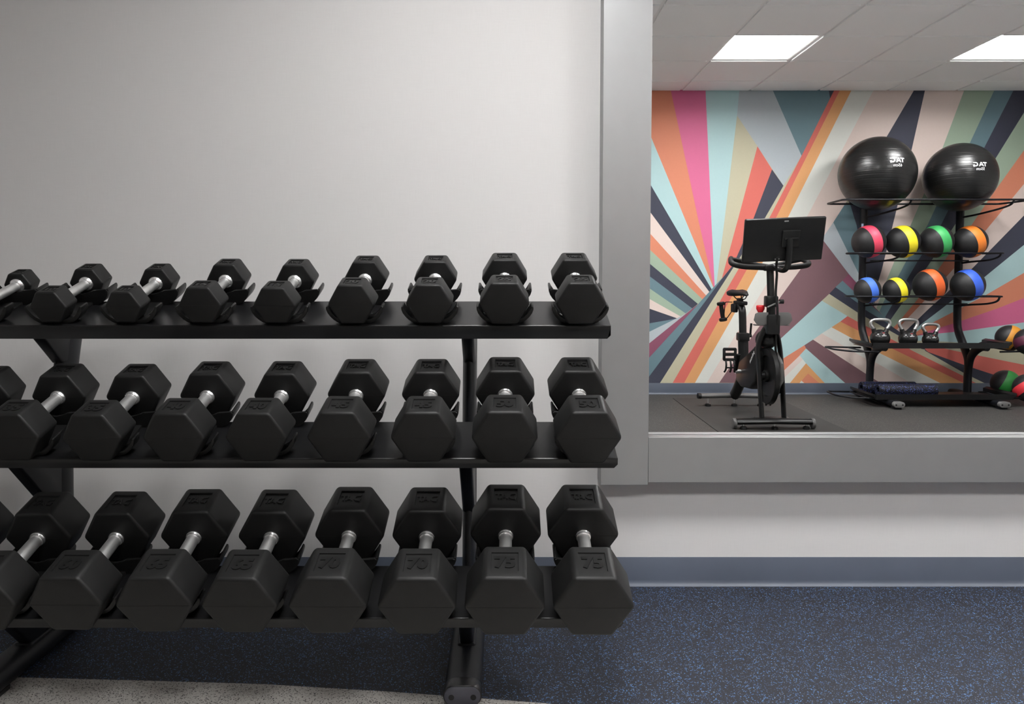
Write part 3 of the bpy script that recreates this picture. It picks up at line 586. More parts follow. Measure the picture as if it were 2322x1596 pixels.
# ------------------------------------------------------------------ dumbbells
def interp(x, xs, ys):
    if x <= xs[0]: return ys[0]
    for a, b, p, q in zip(xs, xs[1:], ys, ys[1:]):
        if x <= b: return p + (q - p) * (x - a) / (b - a)
    return ys[-1]
FLATS = {5: .068, 10: .083, 15: .096, 20: .105, 25: .112, 30: .119, 35: .125, 40: .130, 45: .134, 50: .138, 55: .142, 60: .146, 65: .150, 70: .154, 75: .158}
def head_mesh(a, h, r, pw, pd):
    """hexagonal head lying on a flat, axis along y, centred; rounded edges, recessed plate (pw x pd) in the top"""
    bm = bmesh.new()
    R = a / math.cos(PI / 6)
    A = [bm.verts.new((R * math.cos(PI / 3 * k), -h / 2, R * math.sin(PI / 3 * k))) for k in range(6)]
    B = [bm.verts.new((v.co.x, h / 2, v.co.z)) for v in A]
    bm.faces.new(A[::-1]); bm.faces.new(B)
    for k in range(6): bm.faces.new((A[k], A[(k + 1) % 6], B[(k + 1) % 6], B[k]))
    bmesh.ops.bevel(bm, geom=bm.edges[:], offset=r, segments=4, affect='EDGES', profile=0.5)
    bmesh.ops.recalc_face_normals(bm, faces=bm.faces)
    top = max((f for f in bm.faces if f.normal.z > 0.999), key=lambda f: f.calc_area())
    z = top.calc_center_median().z
    vs = list(top.verts); bm.faces.remove(top)
    vs.sort(key=lambda v: math.atan2(v.co.y, v.co.x))
    dp = 0.0030
    q = [(-pw / 2, -pd / 2), (pw / 2, -pd / 2), (pw / 2, pd / 2), (-pw / 2, pd / 2)]
    r1 = [bm.verts.new((x, y, z)) for x, y in q]; r2 = [bm.verts.new((x * 0.985, y * 0.97, z - dp)) for x, y in q]
    for k in range(4):
        j = (k + 1) % 4
        bm.faces.new((vs[k], vs[j], r1[j], r1[k])); bm.faces.new((r1[k], r1[j], r2[j], r2[k]))
    bm.faces.new(r2)
    # moulding seam at half height
    add_box(bm, -R + r * 1.0, R - r * 1.0, -h / 2 - 0.00035, h / 2 + 0.00035, -0.0005, 0.0005)
    return to_mesh(bm, 'head', 'rubber_head', 30), z - dp
DUMB = {}
def dumb_meshes(w):
    if w in DUMB: return DUMB[w]
    a = FLATS[w] / 2; h = interp(w, (5, 10, 25, 50, 75), (.050, .060, .074, .095, .114)); cc = interp(w, (5, 25, 50, 75), (.192, .2036, .225, .2547))
    r = interp(w, (5, 25, 75), (.0050, .0062, .0090))
    fw, fd = 2 * a / math.sqrt(3) - 2 * r * 0.6, h - 2 * r
    pw, pd = fw * 0.76, fd * 0.66
    me, zf = head_mesh(a, h, r, pw, pd)
    hr = interp(w, (5, 20, 30, 75), (.0125, .0130, .0150, .0155)); cr = interp(w, (5, 75), (.0198, .0192))
    bm = bmesh.new()
    V, F, tw, th = text_geo(str(w), 0.03, 0.0016)
    k = min(pd * 0.70 / th, pw * 0.80 / tw); kx = min(pw * 0.78 / tw, k * 1.35)
    add_relief(bm, [(x * kx, y * k) for x, y in V], F, zf - 0.0002, zf + 0.0020)
    num = to_mesh(bm, 'raised_number', 'rubber_mark')
    bm = bmesh.new(); V, F = logo_geo(pw * 0.86, pd * 0.40); add_relief(bm, V, F, zf - 0.0002, zf + 0.0020)
    logo = to_mesh(bm, 'raised_mark', 'rubber_mark')
    half = cc / 2 - h / 2
    bm = bmesh.new(); add_lathe(bm, [(hr * 0.96, -half + 0.004), (hr, -half * 0.8), (hr * 1.02, 0), (hr, half * 0.8), (hr * 0.96, half - 0.004)], 'Y', 28, cap=False); handle = to_mesh(bm, 'handle', 'steel_satin', 50)
    bm = bmesh.new(); add_lathe(bm, [(hr * 0.95, -0.0005), (cr, -0.0005), (cr, 0.0030), (cr - 0.0006, 0.0040), (hr + 0.0022, 0.0085), (hr + 0.0006, 0.0092), (hr * 0.95, 0.0092)], 'Y', 28, cap=False); collar = to_mesh(bm, 'collar', 'chrome', 30)
    DUMB[w] = (a, h, cc, half, me, num, logo, handle, collar)
    return DUMB[w]
ORD = ['', 'second', 'third', 'fourth', 'fifth', 'sixth', 'seventh', 'eighth', 'ninth', 'tenth']
WEIGHTS = {'top': [25, 25, 20, 20, 15, 15, 10, 10, 5, 5], 'middle': [50, 50, 45, 45, 40, 40, 35, 35, 30, 30], 'bottom': [75, 75, 70, 70, 65, 65, 60, 60, 55, 55]}
UM, NM = 0.1165, 0.0112
for nm, sy, sz, lip in TIERS:
    for k, w in enumerate(WEIGHTS[nm]):
        a, h, cc, half, me, num, logo, handle, collar = dumb_meshes(w)
        u = UM + random.uniform(-0.002, 0.002)
        o = empty('dumbbell', (X_LAST - k * PITCH_X + random.uniform(-.0015, .0015), sy + u * ct - NM * st, sz + u * st + NM * ct), (TILT, 0, random.uniform(-0.012, 0.012)))
        where = 'at the mirror end of the %s shelf' % nm if k == 0 else '%s from the mirror end of the %s shelf' % (ORD[k], nm)
        tag(o, 'black hex dumbbell marked %d, %s' % (w, where), 'dumbbell', 'hex dumbbells on the rack')
        for s in (-1, 1):
            hd = link('head', me, o, (0, s * cc / 2, a))
            if s < 0: link('raised_number', num, hd)
            else: link('raised_mark', logo, hd)
            link('collar', collar, o, (0, s * half, a), (0, 0, 0 if s < 0 else PI))
        link('handle', handle, o, (0, 0, a))

# ------------------------------------------------------------------ exercise mat and bike (seen in the mirror)
bm = bmesh.new(); add_box(bm, -0.455, 0.455, -0.915, 0.915, 0, 0.005, bev=0.0015)
em = link('exercise_mat', to_mesh(bm, 'exercise_mat', 'exercise_mat'), None, (1.925, -3.19, 0.0))
tag(em, 'flat dark grey rubber mat under the exercise bike', 'mat')

BX, MZ = 1.885, 0.005
bike = empty('exercise_bike', (BX, -3.2, MZ))
tag(bike, 'black indoor exercise bike with a large screen, standing on a dark mat', 'exercise bike')
BO = Vector((BX, -3.2, MZ))
def B(dx, y, z): return (dx, y + 3.2, z - MZ)
def bpart(name, mt, fn, smooth=40, parent=None): return part(name, mt, parent or bike, fn, smooth)
# stabilisers
fs = bpart('front_stabilizer', 'bike_black', lambda bm: (add_tube(bm, round_path([B(-.255, -2.785, .054), B(-.02, -2.745, .066), B(.02, -2.745, .066), B(.255, -2.785, .054)], .05), 0.045, 14, ry=0.022, up=(0, 0, 1)),
     add_box(bm, -.12, .12, .36, .455, .058, .076, bev=.008)))
for s in (-1, 1):
    bpart('transport_wheel', 'bike_grey', lambda bm: add_lathe(bm, [(0, -.013), (.022, -.013), (.034, -.011), (.037, -.006), (.037, .006), (.034, .011), (.022, .013), (0, .013)], 'X', 24, B(s * .275, -2.775, .043)), 40, fs)
bpart('rear_stabilizer', 'bike_grey', lambda bm: add_tube(bm, [B(-.285, -3.70, .088), B(-.1, -3.70, .092), B(.1, -3.70, .092), B(.285, -3.70, .088)], 0.03, 14, ry=0.02, up=(0, 0, 1)))
for s in (-1, 1): bpart('stabilizer_end', 'bike_matt', lambda bm: add_tube(bm, [B(s * .275, -3.70, .088), B(s * .30, -3.70, .090)], 0.033, 14, ry=0.023, up=(0, 0, 1)))
for dx, y in ((-.215, -2.762), (0, -2.752), (.225, -2.762), (-.215, -3.70), (0, -3.70), (.215, -3.70)):
    lv = bpart('leveler_foot', 'bike_matt', lambda bm: add_lathe(bm, [(0, 0), (.024, 0), (.025, .006), (.021, .018), (.012, .022), (0, .022)], 'Z', 16, B(dx, y, MZ)))
    bpart('leveler_stem', 'steel_satin', lambda bm: add_lathe(bm, [(.0055, .02), (.0055, .062 if y < -3 else .038)], 'Z', 10, B(dx, y, MZ)), 40, lv)
# main frame
def frame(bm):
    p = smooth_path([B(0, -3.69, .10), B(0, -3.60, .17), B(0, -3.48, .29), B(0, -3.33, .37), B(0, -3.16, .46), B(0, -3.00, .58), B(0, -2.90, .69), B(0, -2.862, .76)], 5)
    add_tube(bm, p, [.05 - .012 * abs(i / (len(p) - 1) - .4) for i in range(len(p))], 14, ry=.040, up=(1, 0, 0))
bpart('main_frame', 'bike_black', frame)
for s in (-1, 1):
    p = smooth_path([B(s * .02, -2.87, .73), B(s * .055, -2.89, .66), B(s * .078, -2.90, .56), B(s * .080, -2.86, .40), B(s * .078, -2.79, .075)], 6)
    bpart('fork_leg', 'bike_black', lambda bm: add_tube(bm, p, 0.034, 14, ry=0.014, up=(1, 0, 0)))
bpart('head_tube', 'bike_black', lambda bm: (add_box(bm, -.045, .045, .30, .40, .66, .80, bev=.012), add_tube(bm, [B(0, -2.868, .78), B(0, -2.875, .935)], .036, 14, ry=.030, up=(1, 0, 0)), add_box(bm, -.042, .042, .29, .365, .85, .93, bev=.01)))
bpart('clamp_lever', 'bike_grey', lambda bm: add_tube(bm, [B(.05, -2.835, .895), B(-.045, -2.815, .855)], .006, 8))
bpart('clamp_knob', 'bike_matt', lambda bm: add_lathe(bm, [(0, -.014), (.016, -.014), (.016, .014), (0, .014)], 'X', 14, B(.062, -2.84, .895)))
bpart('handlebar_post', 'bike_black', lambda bm: add_tube(bm, [B(0, -2.875, .90), B(0, -2.905, 1.125)], .021, 12, ry=.026, up=(1, 0, 0)))
# flywheel, guards
fw = bpart('flywheel', 'bike_black', lambda bm: add_lathe(bm, [(0, -.006), (.14, -.006), (.15, -.016), (.196, -.018), (.203, -.014), (.203, .014), (.196, .018), (.15, .016), (.14, .006), (0, .006)], 'X', 48, B(0, -2.905, .36)), 30)
bpart('hub', 'bike_matt', lambda bm: add_lathe(bm, [(0, -.062), (.028, -.062), (.030, -.058), (.030, -.03), (.044, -.026), (.044, .026), (.03, .03), (.03, .062), (0, .062)], 'X', 24, B(0, -2.905, .36)), 30, fw)
bpart('flywheel_cover', 'bike_black', lambda bm: add_lathe(bm, [(0, .055), (.022, .052), (.045, .040), (.062, .015), (.070, -.02), (.072, -.05), (0, -.05)], 'Y', 24, B(0, -2.93, .615), M=None))
bpart('brake_cover', 'red_plastic', lambda bm: add_box(bm, -.04, -.005, .255, .285, .555, .59, bev=.006))
def guard(bm):
    pts = [(-3.50, .24), (-3.42, .20), (-3.28, .215), (-3.10, .24), (-2.96, .20), (-2.86, .24), (-2.80, .34), (-2.81, .46), (-2.90, .53), (-3.02, .51), (-3.22, .45), (-3.42, .43), (-3.52, .36)]
    add_prism(bm, [(y + 3.2, z - MZ) for y, z in pts], .050, .078, 'X', bev=.010, seg=3)
bpart('belt_guard', 'bike_grey', guard)
def cover(bm):
    pts = [(-3.48, .25), (-3.36, .215), (-3.14, .23), (-3.02, .30), (-2.97, .42), (-2.985, .53), (-3.05, .56), (-3.16, .48), (-3.36, .42), (-3.49, .36)]
    add_prism(bm, [(y + 3.2, z - MZ) for y, z in pts], -.058, .045, 'X', bev=.016, seg=3)
sc = bpart('side_cover', 'bike_black', cover)
V, F, tw, th = text_geo('peloton', .042)
def brand(bm):
    add_relief(bm, V, F, 0, .001, Matrix(((0, 0, -1, -.0588), (-.72, -.69, 0, -3.085 + 3.2), (-.69, .72, 0, .475 - MZ), (0, 0, 0, 1))))
bpart('lettering', 'print_white', brand, None, sc)
# cranks and pedals
ck = B(0, -3.36, .335)
bpart('crank_axle', 'steel_satin', lambda bm: add_lathe(bm, [(.016, -.10), (.016, .115)], 'X', 14, ck))
for s, (py, pz) in ((-1, (-3.285, .475)), (1, (-3.435, .195))):
    x = s * (.098 if s < 0 else .108)
    bpart('crank_arm', 'bike_black', lambda bm: add_tube(bm, [(x, ck[1], ck[2]), B(x, py, pz)], .010, 10, ry=.016, up=(1, 0, 0)))
    X, Y, Z = s * .165, py + 3.2, pz - MZ
    def pedal(bm):
        for zz in (-.040, .040): add_box(bm, X - .048, X + .048, Y - .012, Y + .012, Z + zz - .011, Z + zz + .011, bev=.004)
        for xx in (-.043, .043): add_box(bm, X + xx - .009, X + xx + .009, Y - .012, Y + .012, Z - .045, Z + .045, bev=.004)
        add_box(bm, X - .045, X + .045, Y - .010, Y + .010, Z - .012, Z + .012, bev=.004)
    pd = bpart('pedal', 'bike_matt', pedal)
    def cage(bm):
        for a in (-.030, .004, .030):
            add_tube(bm, smooth_path([(X + a, Y + .005, Z - .045), (X + a * 1.05, Y + .022, Z - .080), (X + a * 1.15, Y + .020, Z - .115), (X + a * 1.3 - .004, Y + .010, Z - .135)], 4), .0075, 8)
        add_tube(bm, [(X - .036, Y + .021, Z - .100), (X + .036, Y + .021, Z - .100)], .006, 8)
    bpart('toe_cage', 'bike_matt', cage, 40, pd)
# seat
bpart('seat_tube', 'bike_black', lambda bm: add_tube(bm, [B(0, -3.46, .30), B(0, -3.495, .585)], .033, 14, ry=.040, up=(1, 0, 0)))
bpart('seat_clamp', 'bike_black', lambda bm: (add_box(bm, -.042, .042, -.345, -.25, .555, .62, bev=.01), add_lathe(bm, [(0, .04), (.013, .04), (.013, .068), (0, .068)], 'X', 12, B(0, -3.50, .60))))
bpart('seat_clamp_lever', 'bike_black', lambda bm: add_tube(bm, [B(.058, -3.50, .60), B(.062, -3.49, .70)], .009, 8))
bpart('seat_post', 'bike_black', lambda bm: add_tube(bm, smooth_path([B(0, -3.50, .60), B(0, -3.515, .74), B(0, -3.53, .80), B(0, -3.575, .845)], 5), .024, 12, ry=.030, up=(1, 0, 0)))
bpart('seat_slider', 'bike_matt', lambda bm: (add_box(bm, -.026, .026, -.49, -.27, .838, .868, bev=.008), add_box(bm, -.055, -.015, -.46, -.38, .775, .845, bev=.01), add_box(bm, -.02, .02, -.42, -.36, .86, .89, bev=.006)))
def saddle(bm):
    secs = [(-3.715, .050, .030, .935), (-3.70, .078, .038, .937), (-3.66, .085, .040, .938), (-3.60, .068, .036, .935), (-3.54, .042, .030, .932), (-3.47, .026, .026, .930), (-3.43, .018, .020, .926), (-3.415, .006, .008, .922)]
    rings = []
    for y, hw, hh, zc in secs:
        r = []
        for k in range(18):
            a = 2 * PI * k / 18; x = hw * math.cos(a); zz = hh * math.sin(a)
            if zz > 0: zz *= 0.75 - 0.35 * math.exp(-(x / .018) ** 2) * (hw > .04)
            else: zz *= 0.55 + 0.9 * (abs(x) / max(hw, 1e-4)) ** 2 * (hw > .06)
            r.append(bm.verts.new(B(x, y, zc + zz)))
        rings.append(r)
    for a, b in zip(rings, rings[1:]):
        for k in range(18): bm.faces.new((a[k], a[(k + 1) % 18], b[(k + 1) % 18], b[k]))
    bm.faces.new(rings[0]); bm.faces.new(rings[-1])
bpart('seat', 'bike_matt', saddle, 60)
bpart('seat_rail', 'bike_black', lambda bm: [add_tube(bm, smooth_path([B(s * .035, -3.67, .922), B(s * .022, -3.62, .892), B(s * .020, -3.54, .888), B(s * .012, -3.46, .912)], 4), .0045, 8) for s in (-1, 1)])
bpart('weight_holder', 'bike_matt', lambda bm: [add_tube(bm, round_path([B(s * .03, -3.69, .86), B(s * .03 + (-.045 if s < 0 else .045), -3.74, .86), B(s * .075, -3.77, .74), B(s * .065, -3.80, .70), B(s * .055, -3.74, .73), B(s * .02, -3.66, .82)], .015), .004, 6) for s in (-1, 1)])
# handlebar, screen and its arm
def hbar(bm):
    for s in (-1, 1):
        add_tube(bm, smooth_path([B(0, -2.905, 1.132), B(s * .09, -2.90, 1.136), B(s * .18, -2.885, 1.140), B(s * .245, -2.875, 1.150), B(s * .272, -2.905, 1.165), B(s * .265, -2.955, 1.185), B(s * .25, -3.00, 1.200)], 6), .0195, 12)
        add_tube(bm, smooth_path([B(s * .255, -2.98, 1.195), B(s * .18, -2.97, 1.180), B(s * .08, -2.95, 1.155), B(0, -2.93, 1.140)], 5), .017, 12)
    add_box(bm, -.045, .045, .265, .325, 1.105, 1.15, bev=.012)
bpart('handlebar', 'bike_matt', hbar, 50)
bpart('screen_arm', 'bike_black', lambda bm: add_tube(bm, smooth_path([B(.02, -2.89, 1.145), B(.045, -2.85, 1.12), B(.062, -2.80, 1.115), B(.072, -2.765, 1.145), B(.074, -2.752, 1.20), B(.074, -2.735, 1.30), B(.072, -2.735, 1.335)], 6), .021, 14, ry=.018), 50)
bm = bmesh.new(); add_box(bm, -.281, .281, -.032, -.002, -.153, .153, bev=.010, seg=4)
scr_me = to_mesh(bm, 'screen', 'bike_black', 40)
scr = link('screen', scr_me, bike, B(.040, -2.745, 1.322), (math.radians(-17), math.radians(-2.4), math.radians(-2)))
part('screen_mount', 'bike_matt', scr, lambda bm: (add_box(bm, -.02, .105, -.004, .012, -.05, .07, bev=.006), add_box(bm, -.005, .09, .0, .022, .008, .018, bev=.003)))
part('glass_face', 'kettle_vinyl', scr, lambda bm: add_box(bm, -.268, .268, -.0328, -.0312, -.138, .138))
part('maker_badge', 'print_grey', scr, lambda bm: add_box(bm, -.012, .018, -.0025, -.0012, .128, .137, bev=.002))
part('sticker', 'print_grey', scr, lambda bm: add_box(bm, -.055, -.022, -.0025, -.0008, -.138, -.131))
part('port', 'print_grey', scr, lambda bm: add_box(bm, .2805, .2818, -.024, -.016, -.03, .0))
bpart('power_cable', 'bike_matt', lambda bm: add_tube(bm, smooth_path([B(-.01, -2.735, 1.20), B(.0, -2.78, 1.14), B(.012, -2.80, 1.08), B(.012, -2.815, .95), B(.02, -2.80, .85), B(.022, -2.81, .72), B(.03, -2.85, .58), B(.045, -2.87, .50)], 6), .0085, 8))
bpart('resistance_knob', 'knob_red', lambda bm: add_lathe(bm, [(0, -.030), (.018, -.030), (.021, -.022), (.029, -.006), (.029, .015), (.024, .021), (0, .022)], 'Z', 18, B(-.055, -2.93, .845)))
bpart('knob_stem', 'steel_satin', lambda bm: add_tube(bm, [B(-.055, -2.93, .82), B(-.03, -2.92, .74)], .006, 8))
for s in (-1, 1):
    def tray(bm):
        p = [(s * .03, .0), (s * .035, .085), (s * .105, .085), (s * .125, .075), (s * .135, .03), (s * .115, .002), (s * .085, -.008)]
        add_prism(bm, [(x, z + .735 - MZ) for x, z in p], -2.83 + 3.2, -2.822 + 3.2, 'Y', bev=.002)
        add_box(bm, min(s * .04, s * .12), max(s * .04, s * .12), .31, .37, .720, .728, bev=.002)
    bpart('bottle_holder', 'bike_grey', tray)

hw_ = empty('hand_weight', (BX - .075, -3.785, .70)); hw_.rotation_euler = (0, math.radians(-9), 0)
tag(hw_, 'small black hand weight held behind the bike seat', 'hand weight')
for z in (.012, .145): part('weight_end', 'bike_matt', hw_, lambda bm: add_lathe(bm, [(0, -.014), (.026, -.014), (.033, -.008), (.033, .008), (.026, .014), (0, .014)], 'Z', 18, (0, 0, z)), 40)
part('grip', 'bike_matt', hw_, lambda bm: add_lathe(bm, [(.017, .02), (.019, .078), (.017, .14)], 'Z', 14), 40)

# ------------------------------------------------------------------ storage rack for balls and kettlebells (seen in the mirror)
SC, SX, SW = 3.591, (3.166, 4.016), 0.58
sr = empty('storage_rack', (SC, -4.0, 0)); tag(sr, 'black steel storage rack with ball shelves standing before the mural', 'storage rack')
def S(x, y, z): return (x - SC, y + 4.0, z)
def spart(name, mt, fn, smooth=40, parent=None): return part(name, mt, parent or sr, fn, smooth)
for px in SX:
    spart('upright', 'tube_black', lambda bm: add_tube(bm, smooth_path([S(px, -4.06, .03), S(px, -4.06, .2), S(px, -4.055, .30), S(px, -4.075, .38), S(px, -4.16, .50), S(px, -4.22, .59), S(px, -4.24, .70), S(px, -4.245, 1.0), S(px, -4.245, 1.66)], 5), .042, 14, ry=.028, up=(1, 0, 0)), 50)
    spart('shelf_arm', 'tube_black', lambda bm: add_tube(bm, smooth_path([S(px, -4.055, .26), S(px, -4.03, .36), S(px, -3.97, .43), S(px, -3.88, .478), S(px, -3.80, .486)], 5), .040, 14, ry=.026, up=(1, 0, 0)), 50)
    spart('post_insert', 'tube_black', lambda bm: add_tube(bm, [S(px + .004, -4.225, 1.15), S(px + .004, -4.225, 1.68)], .016, 12), 50)
    def sfoot(bm):
        add_prism(bm, [(px - SC + (.047 - .024) * (1 if math.cos(a) > 0 else -1) + .024 * math.cos(a), .040 + .024 * math.sin(a)) for a in [2 * PI * (k + .5) / 16 for k in range(16)]], -3.585 + 4.0, -4.27 + 4.0, 'Y')
        for yy in (-3.60, -4.22): add_box(bm, px - SC - .03, px - SC + .03, yy + 4.0 - .03, yy + 4.0 + .03, 0.0005, .018, bev=.002)
    ft = spart('foot', 'tube_black', sfoot, 50)
    def scap(bm): add_prism(bm, [(px - SC + (.045 - .0225) * (1 if math.cos(a) > 0 else -1) + .0225 * math.cos(a), .040 + .0225 * math.sin(a)) for a in [2 * PI * (k + .5) / 20 for k in range(20)]], -3.548 + 4.0, -3.585 + 4.0, 'Y', bev=.001)
    spart('end_cap', 'cap_pale', scap, 50, ft)
    for s in (-1, 1): spart('bolt_hole', 'hole_black', lambda bm: add_lathe(bm, [(0, 0), (.007, 0), (.007, -.004)], 'Y', 12, S(px + s * .026, -3.5468, .039)), 40, ft)
spart('sticker', 'sticker_blue', lambda bm: add_box(bm, 3.166 - SC - .034, 3.166 - SC - .016, -4.213 + 4.0, -4.211 + 4.0, 1.485, 1.53))
# trays
def tray_fn(y0, y1, z, dz):
    def fn(bm):
        w = SW - .02
        prof = [(y0 + 4, z - dz), (y0 + 4, z), (y0 + 4 - .004, z), (y0 + 4 - .004, z - dz + .004), (y1 + 4, z - dz + .004), (y1 + 4, z - dz)]
        add_prism(bm, prof, -w, w, 'X')
    return fn
spart('shelf', 'powder_black', tray_fn(-3.735, -4.09, .522, .046), 30)
spart('shelf', 'powder_black', tray_fn(-3.655, -4.05, .108, .044), 30)
for s in (-1, 1):
    for y0, y1, z in ((-3.745, -4.10, .505), (-3.665, -4.06, .091)):
        spart('side_flange', 'powder_black', lambda bm: add_prism(bm, [(s * (SW - .02), z - .02), (s * (SW - .02), z + .012), (s * (SW + .012), z + .024), (s * (SW + .014), z + .006)], y0 + 4.0, y1 + 4.0, 'Y', bev=.002))
    for z, yo in ((.450, 0), (.072, .06)):
        spart('side_loop', 'tube_black', lambda bm: add_tube(bm, round_path([S(SC + s * .50, -4.08 + yo, z), S(SC + s * .835, -4.04 + yo, z + .012), S(SC + s * .835, -3.86 + yo, z + .008), S(SC + s * .72, -3.76 + yo, z), S(SC + s * .50, -3.755 + yo, z - .004)], .04), .0075, 10), 50)
        spart('side_loop_bar', 'tube_black', lambda bm: add_tube(bm, [S(SC + s * .62, -4.06 + yo, z + .004), S(SC + s * .62, -3.757 + yo, z)], .0065, 8), 50)
# ball shelves of bent wire
for zf, zb in ((1.265, 1.203), (.897, .828)):
    ws = spart('wire_shelf', 'tube_black', lambda bm: (add_tube(bm, round_path([S(2.965, -4.125, zf), S(2.93, -4.03, zf), S(2.965, -3.935, zf), S(4.215, -3.935, zf), S(4.25, -4.03, zf), S(4.215, -4.125, zf)], .03, closed=True), .0075, 10, closed=True)), 50)
    spart('lower_bar', 'tube_black', lambda bm: add_tube(bm, [S(3.166, -4.10, zb), S(4.016, -4.10, zb)], .0065, 10), 50, ws)
    for px in SX:
        spart('wire_arm', 'tube_black', lambda bm: add_tube(bm, smooth_path([S(px, -4.215, zb - .02), S(px + .05, -4.14, zb - .008), S(px + .13, -4.03, zb + .005), S(px + .165, -3.955, zb + .03), S(px + .175, -3.935, zf)], 5), .0085, 10), 50, ws)
zf = 1.703
ws = spart('ball_frame', 'tube_black', lambda bm: add_tube(bm, round_path([S(2.83, -4.235, zf), S(2.80, -3.83, zf), S(4.38, -3.83, zf), S(4.35, -4.235, zf)], .05, closed=True), .0085, 10, closed=True), 50)
for px in SX:
    spart('wire_arm', 'tube_black', lambda bm: add_tube(bm, smooth_path([S(px, -4.215, 1.585), S(px + .06, -4.12, 1.60), S(px + .15, -3.96, 1.635), S(px + .19, -3.86, 1.665), S(px + .20, -3.83, zf)], 5), .0085, 10), 50, ws)

# exercise balls
def exercise_ball(loc, r, size, label, d, tilt):
    o = empty('exercise_ball', (loc[0], loc[1], loc[2] - r)); tag(o, label, 'exercise ball', 'exercise balls on the storage rack')
    def fn(bm): bmesh.ops.create_uvsphere(bm, u_segments=64, v_segments=40, radius=r)
    part('ball', 'ball_vinyl', o, fn, 180, (0, 0, r), (tilt, math.radians(3), 0))
    k = r / .305
    def print_fn(bm):
        V, F = logo_geo(.125 * k, .040 * k); add_decal_on_sphere(bm, V, F, r + .0012, d, off=(0, .018 * k))
        V, F, tw, th = text_geo(size, .034 * k, .0008); add_decal_on_sphere(bm, V, F, r + .0012, d, off=(.0, -.022 * k))
    part('printed_mark', 'print_white', o, print_fn, None, (0, 0, r))
exercise_ball((3.172, -4.035, 1.942), .3095, '65cm', 'larger black exercise ball printed 65cm, on top of the storage rack', (.06, .98, .17), math.radians(6))
exercise_ball((3.878, -4.035, 1.911), .287, '55cm', 'smaller black exercise ball printed 55cm, on top of the storage rack', (.0, .98, .19), math.radians(8))

def medicine_ball(loc, r, band, label, axis, lat=17, prints=None):
    """two black panels either side of a coloured band round the ball"""
    o = empty('medicine_ball', (loc[0], loc[1], loc[2] - r)); tag(o, label, 'medicine ball', 'medicine balls on the storage rack')
    M = Vector(axis).normalized().to_track_quat('Z', 'Y').to_matrix().to_4x4()
    la = math.radians(lat); L = Matrix.Translation((0, 0, r)) @ M
    def ring(bm, a0, a1, rad, n=10):
        pr = [(rad * math.cos(a0 + (a1 - a0) * i / n), rad * math.sin(a0 + (a1 - a0) * i / n)) for i in range(n + 1)]
        pr = [(0.0 if x < 1e-4 else x, z) for x, z in pr]
        add_lathe(bm, pr, 'Z', 48, cap=False, M=L)
    part('panel', 'ball_black', o, lambda bm: ring(bm, la - .02, PI / 2, r), 60)
    part('panel', 'ball_black', o, lambda bm: ring(bm, -PI / 2, -la + .02, r), 60)
    bd = part('band', 'band_' + band, o, lambda bm: ring(bm, -la, la, r + .0012, 6), 60)
    if prints: prints(o, r)
    return o
AXL = (-.96, .14, -.28)
for x, z, r, b, ph in ((3.114, 1.3645, .1385, 'pink', 'pink-banded'), (3.406, 1.3640, .138, 'yellow', 'yellow-banded'), (3.692, 1.364, .138, 'green', 'green-banded'), (3.981, 1.363, .1372, 'orange', 'orange-banded')):
    medicine_ball((x, -4.03, z), r, b, '%s black medicine ball on the upper wire shelf' % ph, (AXL[0] + (x - 3.5) * .18, AXL[1], AXL[2]))
for x, z, r, b, ph in ((3.114, .949, .1105, 'blue', 'small light blue-banded'), (3.361, .948, .1098, 'yellow', 'small yellow-banded'), (3.648, .994, .137, 'tangerine', 'large orange-banded'), (3.972, .993, .136, 'royal', 'large blue-banded')):
    medicine_ball((x, -4.03, z), r, b, '%s black medicine ball on the lower wire shelf' % ph, (AXL[0] + (x - 3.5) * .18, AXL[1], AXL[2]))
def amber_print(o, r):
    def f(bm):
        add_decal_on_sphere(bm, [(-.016, -.014), (.016, -.014), (.016, .030), (-.016, .030)], [(0, 1, 2, 3)], r + .002, (-.12, .96, .12), up=(.35, 0, 1))
        for k in range(2): add_decal_on_sphere(bm, [(-.008, -.028 - k * .014), (.006, -.028 - k * .014), (.006, -.020 - k * .014), (-.008, -.020 - k * .014)], [(0, 1, 2, 3)], r + .002, (-.12, .96, .12), up=(.35, 0, 1))
    part('printed_patch', 'print_white', o, f, None, (0, 0, r))
def maroon_print(o, r):
    V, F, tw, th = text_geo('20', .042, .001)
    part('printed_number', 'print_white', o, lambda bm: add_decal_on_sphere(bm, V, F, r + .002, (-.02, .90, .40)), None, (0, 0, r))
medicine_ball((4.318, -3.985, .541), .110, 'amber', 'black medicine ball with an amber band, on the upper side loop', (-.85, -.35, .43), 19, amber_print)
medicine_ball((4.330, -3.760, .531), .110, 'maroon', 'black medicine ball with a maroon band, on the upper side loop', (-.10, -.40, .93), 19, maroon_print)
medicine_ball((4.292, -3.975, .150), .116, 'leaf', 'black medicine ball with a leaf green band, on the lower side loop', (-.82, -.38, .45), 20)
medicine_ball((4.318, -3.728, .150), .116, 'red', 'black medicine ball with a red band, on the lower side loop', (-.30, -.60, .78), 18)

